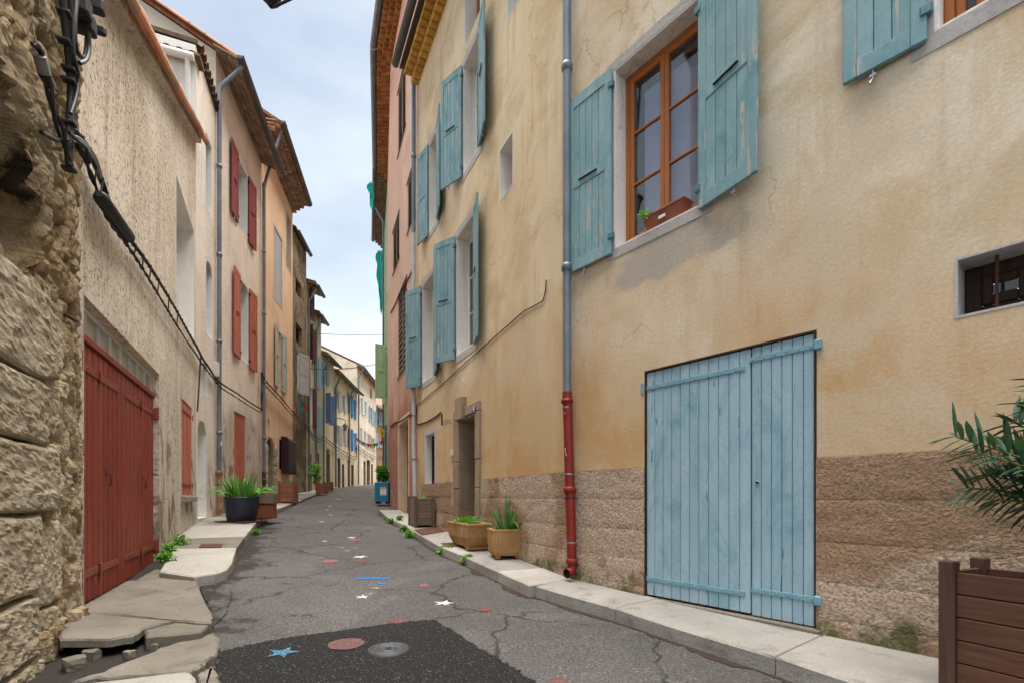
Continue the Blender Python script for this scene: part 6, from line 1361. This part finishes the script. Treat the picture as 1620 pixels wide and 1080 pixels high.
tb = q + Vector((.12, .72, 0)); zt2 = gz(tb.x, tb.y); tbx = root('terracotta_box', T(tb.x, tb.y, zt2) @ RZ(R(15)), 'square terracotta plant box tucked behind the navy pot', 'planter'); W_ = WM[tbx.name]
MB().bev(-.24, .24, -.24, .24, 0, .34, .015).build('lower_box', M_['terra'], tbx, W_); MB().bev(-.26, .26, -.26, .26, .345, .62, .015).build('upper_box', M_['planter2'], tbx, W_)
tuft('iris_clump', 'small green shoots in the box behind the navy pot', tb.x, tb.y, zt2 + .6, .15, 24, .26, .014, ['blade'], 6)
q = bk(onground(457, 796), .35); q.y -= .35; aL4 = math.atan2(L4.a.y, L4.a.x)
plank_box('wooden_planter', 'reddish plank planter on the left pavement below the window guard', T(q.x - .02, q.y + .35, gz(q.x, q.y + .35)) @ RZ(aL4), .62, .52, .68, 4, 'planter3', 'planter3p')
bush('low_plant', 'tuft of green showing over the reddish plank planter', (q.x, q.y + .35, gz(q.x, q.y + .35) + .62), .12, .12, .07, 70, .06, .014, 'shrub', 9, stem=False)
MB_ = None
for k, (x, y, w_, h_, lab) in enumerate([(505, 781, .55, .45, 'pale low box planter beside the far grey pipe'), (515, 777, .5, .4, 'small brown box planter just past the pale one')]):
    q = onground(x, y); plank_box('box_planter', lab, T(q.x, q.y + .3, gz(q.x, q.y + .3)) @ RZ(aL4), w_, .42, h_, 3, 'planter3', 'planter3p')
q = bk(onground(503, 780), .3); q.y -= .3; bush('potted_plant', 'leggy light green plant in the pale low box', (q.x - .12, q.y + .3, gz(q.x, q.y) + .4), .35, .3, .55, 130, .18, .05, 'weed', 13)
for k, (x, y, lab) in enumerate([(544, 765.5, 'grey tub of pale foliage at the foot of the cream house'), (556, 765.5, 'bright green potted shrub at the foot of the bright blue shutters')]):
    q = onground(x, y); pr_ = root('plant_pot', T(q.x - .3, q.y + .3, gz(q.x, q.y)), lab + ', its pot', 'plant pot'); MB().lathe([(0, 0), (.2, 0), (.28, .38), (.31, .40), (.29, .42), (.26, .38), (0, .38)], 18).build('tub', M_['terra' if k else 'planter2'], pr_, WM[pr_.name])
    bush('potted_shrub', lab, (q.x - .3, q.y + .3, gz(q.x, q.y) + .36), .5, .4, .42, 260, .16, .05, ['shrub', 'weed'][k], 17 + k)
# right: teal box planter with a poster and a leafy plant
q = onground(603, 796); zq_ = gz(q.x, q.y) ; k_ = q.y / F; bw = 22 * k_
bx_ = root('teal_planter', T(q.x, q.y + .3, zq_), 'teal metal box planter with a pastel poster standing at the pink corner', 'planter'); W_ = WM[bx_.name]
MB().bev(-bw / 2, bw / 2, -.25, .25, .07, .07 + 31 * k_, .01).build('box', M_['teal'], bx_, W_)
for s in (-1, 1): MB().bev(s * bw * .36 - .05, s * bw * .36 + .05, -.2, .2, 0, .075, .006).build('foot', M_['iron'], bx_, W_)
t = NT('pastel_poster'); v = t.coords(); zc2 = t.sep(v)[2]
col = t.mix(t.rng(zc2, .30, .36), lin('#7f9fd8'), lin('#e3dccf')); col = t.mix(t.rng(zc2, .47, .53), col, lin('#e8a08c')); col = t.mix(t.rng(zc2, .55, .62), col, lin('#d8565e')); M_['poster'] = t.done(col, .6)
MB().box(-.05, bw / 2 - .07, -.256, -.2515, .28, .28 + 14 * k_).build('poster', M_['poster'], bx_, W_)
bush('leafy_plant', 'leafy green plant growing out of the teal box', (q.x - .02, q.y + .3, zq_ + .07 + 30 * k_), bw * .52, .26, .33, 420, .13, .035, 'shrub', 31)
# window box on the big sill
fb = root('window_box', RA.M @ T((wA[0] + .42), -.06, wA[2] + .02), 'terracotta plastic window box on the sill of the big brown window', 'planter'); W_ = WM[fb.name]
MB().add([(x * k, y * j, z) for z, k, j in ((0, .20, .055), (.13, .235, .075)) for x, y in ((-1, -1), (1, -1), (1, 1), (-1, 1))], [(3, 2, 1, 0), (0, 1, 5, 4), (1, 2, 6, 5), (2, 3, 7, 6), (3, 0, 4, 7)]).build('trough', M_['terra'], fb, W_)
MB().bev(-.243, .243, -.083, .083, .125, .15, .006).build('rim', M_['terra'], fb, W_); MB().bev(-.03, .05, .066, .075, .05, .08, .002).build('paper_tag', M_['whitepaint'], fb, W_)
o = RA.P(wA[0] + .42 + .2, .02, wA[2] + .12); bush('trailing_plant', 'sprig of green trailing over the window box', (o.x, o.y, o.z), .08, .08, .05, 40, .045, .010, 'weed', 41, stem=False)
# weeds in the joints
wl = [(262, 888, 'weed tuft at the foot of the red garage door', .14), (268, 872, 'weed tuft in the left wall joint above the pale slab', .13), (285, 861, 'spreading weed at the wall foot beside the rusty plate', .17), (708, 872, 'left weed of the pair in the right kerb joint', .12), (717, 874, 'right weed of the pair in the right kerb joint', .12),
      (746, 889, 'tall weed at the kerb below the stone trough', .13), (655, 846, 'weed creeping along the kerb below the weathered planter', .12), (645, 836, 'small weed at the kerb beside the weathered planter', .11), (625, 824, 'weed at the kerb near the pink doorway', .11), (398, 842, 'small weed in the left kerb joint', .08), (672, 848, 'weed at the rusty plate of the right pavement', .09), (632, 822, 'weed at the foot of the pink wall', .11)]
for k, (x, y, lab, s) in enumerate(wl):
    onr = x > 300 and x != 632; q = onground(x - (7 if onr and x > 600 else -6 if onr else 0), y + (4 if onr else 0), road_z if onr else gz); bush('weed', lab, (q.x, q.y, q.z), s * 1.05, s * .8, s * (.62 if onr else .45), 120, .05, .017, 'weed', 50 + k, 'weed')['group'] = 'weeds in the pavement joints'

# dirt and grit washed into the foot of the kerbs
def grit(pts, name, w0, w1, side):
    P_ = []
    for a, b in zip(pts, pts[1:]):
        n_ = max(2, int((b - a).length / .05)); P_ += [a.lerp(b, k / n_) for k in range(n_)]
    P_.append(pts[-1]); vs = []
    for i, p in enumerate(P_):
        a, b = P_[max(0, i - 1)], P_[min(len(P_) - 1, i + 1)]; d = (b - a); n_ = Vector((-d.y, d.x, 0)).normalized() * side
        wv = w0 + (w1 - w0) * max(0, .5 + .9 * noise.noise((p.x * 2.2, p.y * 2.2, 4)) + .5 * noise.noise((p.x * 11, p.y * 11, 1)))
        for q in (p - n_ * .03, p + n_ * wv): vs.append((q.x, q.y, road_z(q.x, q.y) + .005))
    MB().add(vs, [(2 * i, 2 * i + 1, 2 * i + 3, 2 * i + 2) for i in range(len(P_) - 1)]).build(name, M_['soil'], road, fix=False)
grit([Vector((p.x, p.y, 0)) for p in O] + [Vector((p.x, p.y, 0)) for p in N_], 'gutter_dirt', .01, .11, -1)
grit([Vector((p.x, p.y, 0)) for p in LO], 'gutter_dirt', .01, .10, -1)
for o in bpy.data.objects:
    if o.parent is None and o.get('category') == 'house': o['group'] = 'houses along the street'
    if o.parent is None and o.name.startswith('wooden_planter'): o['group'] = 'plank planters'
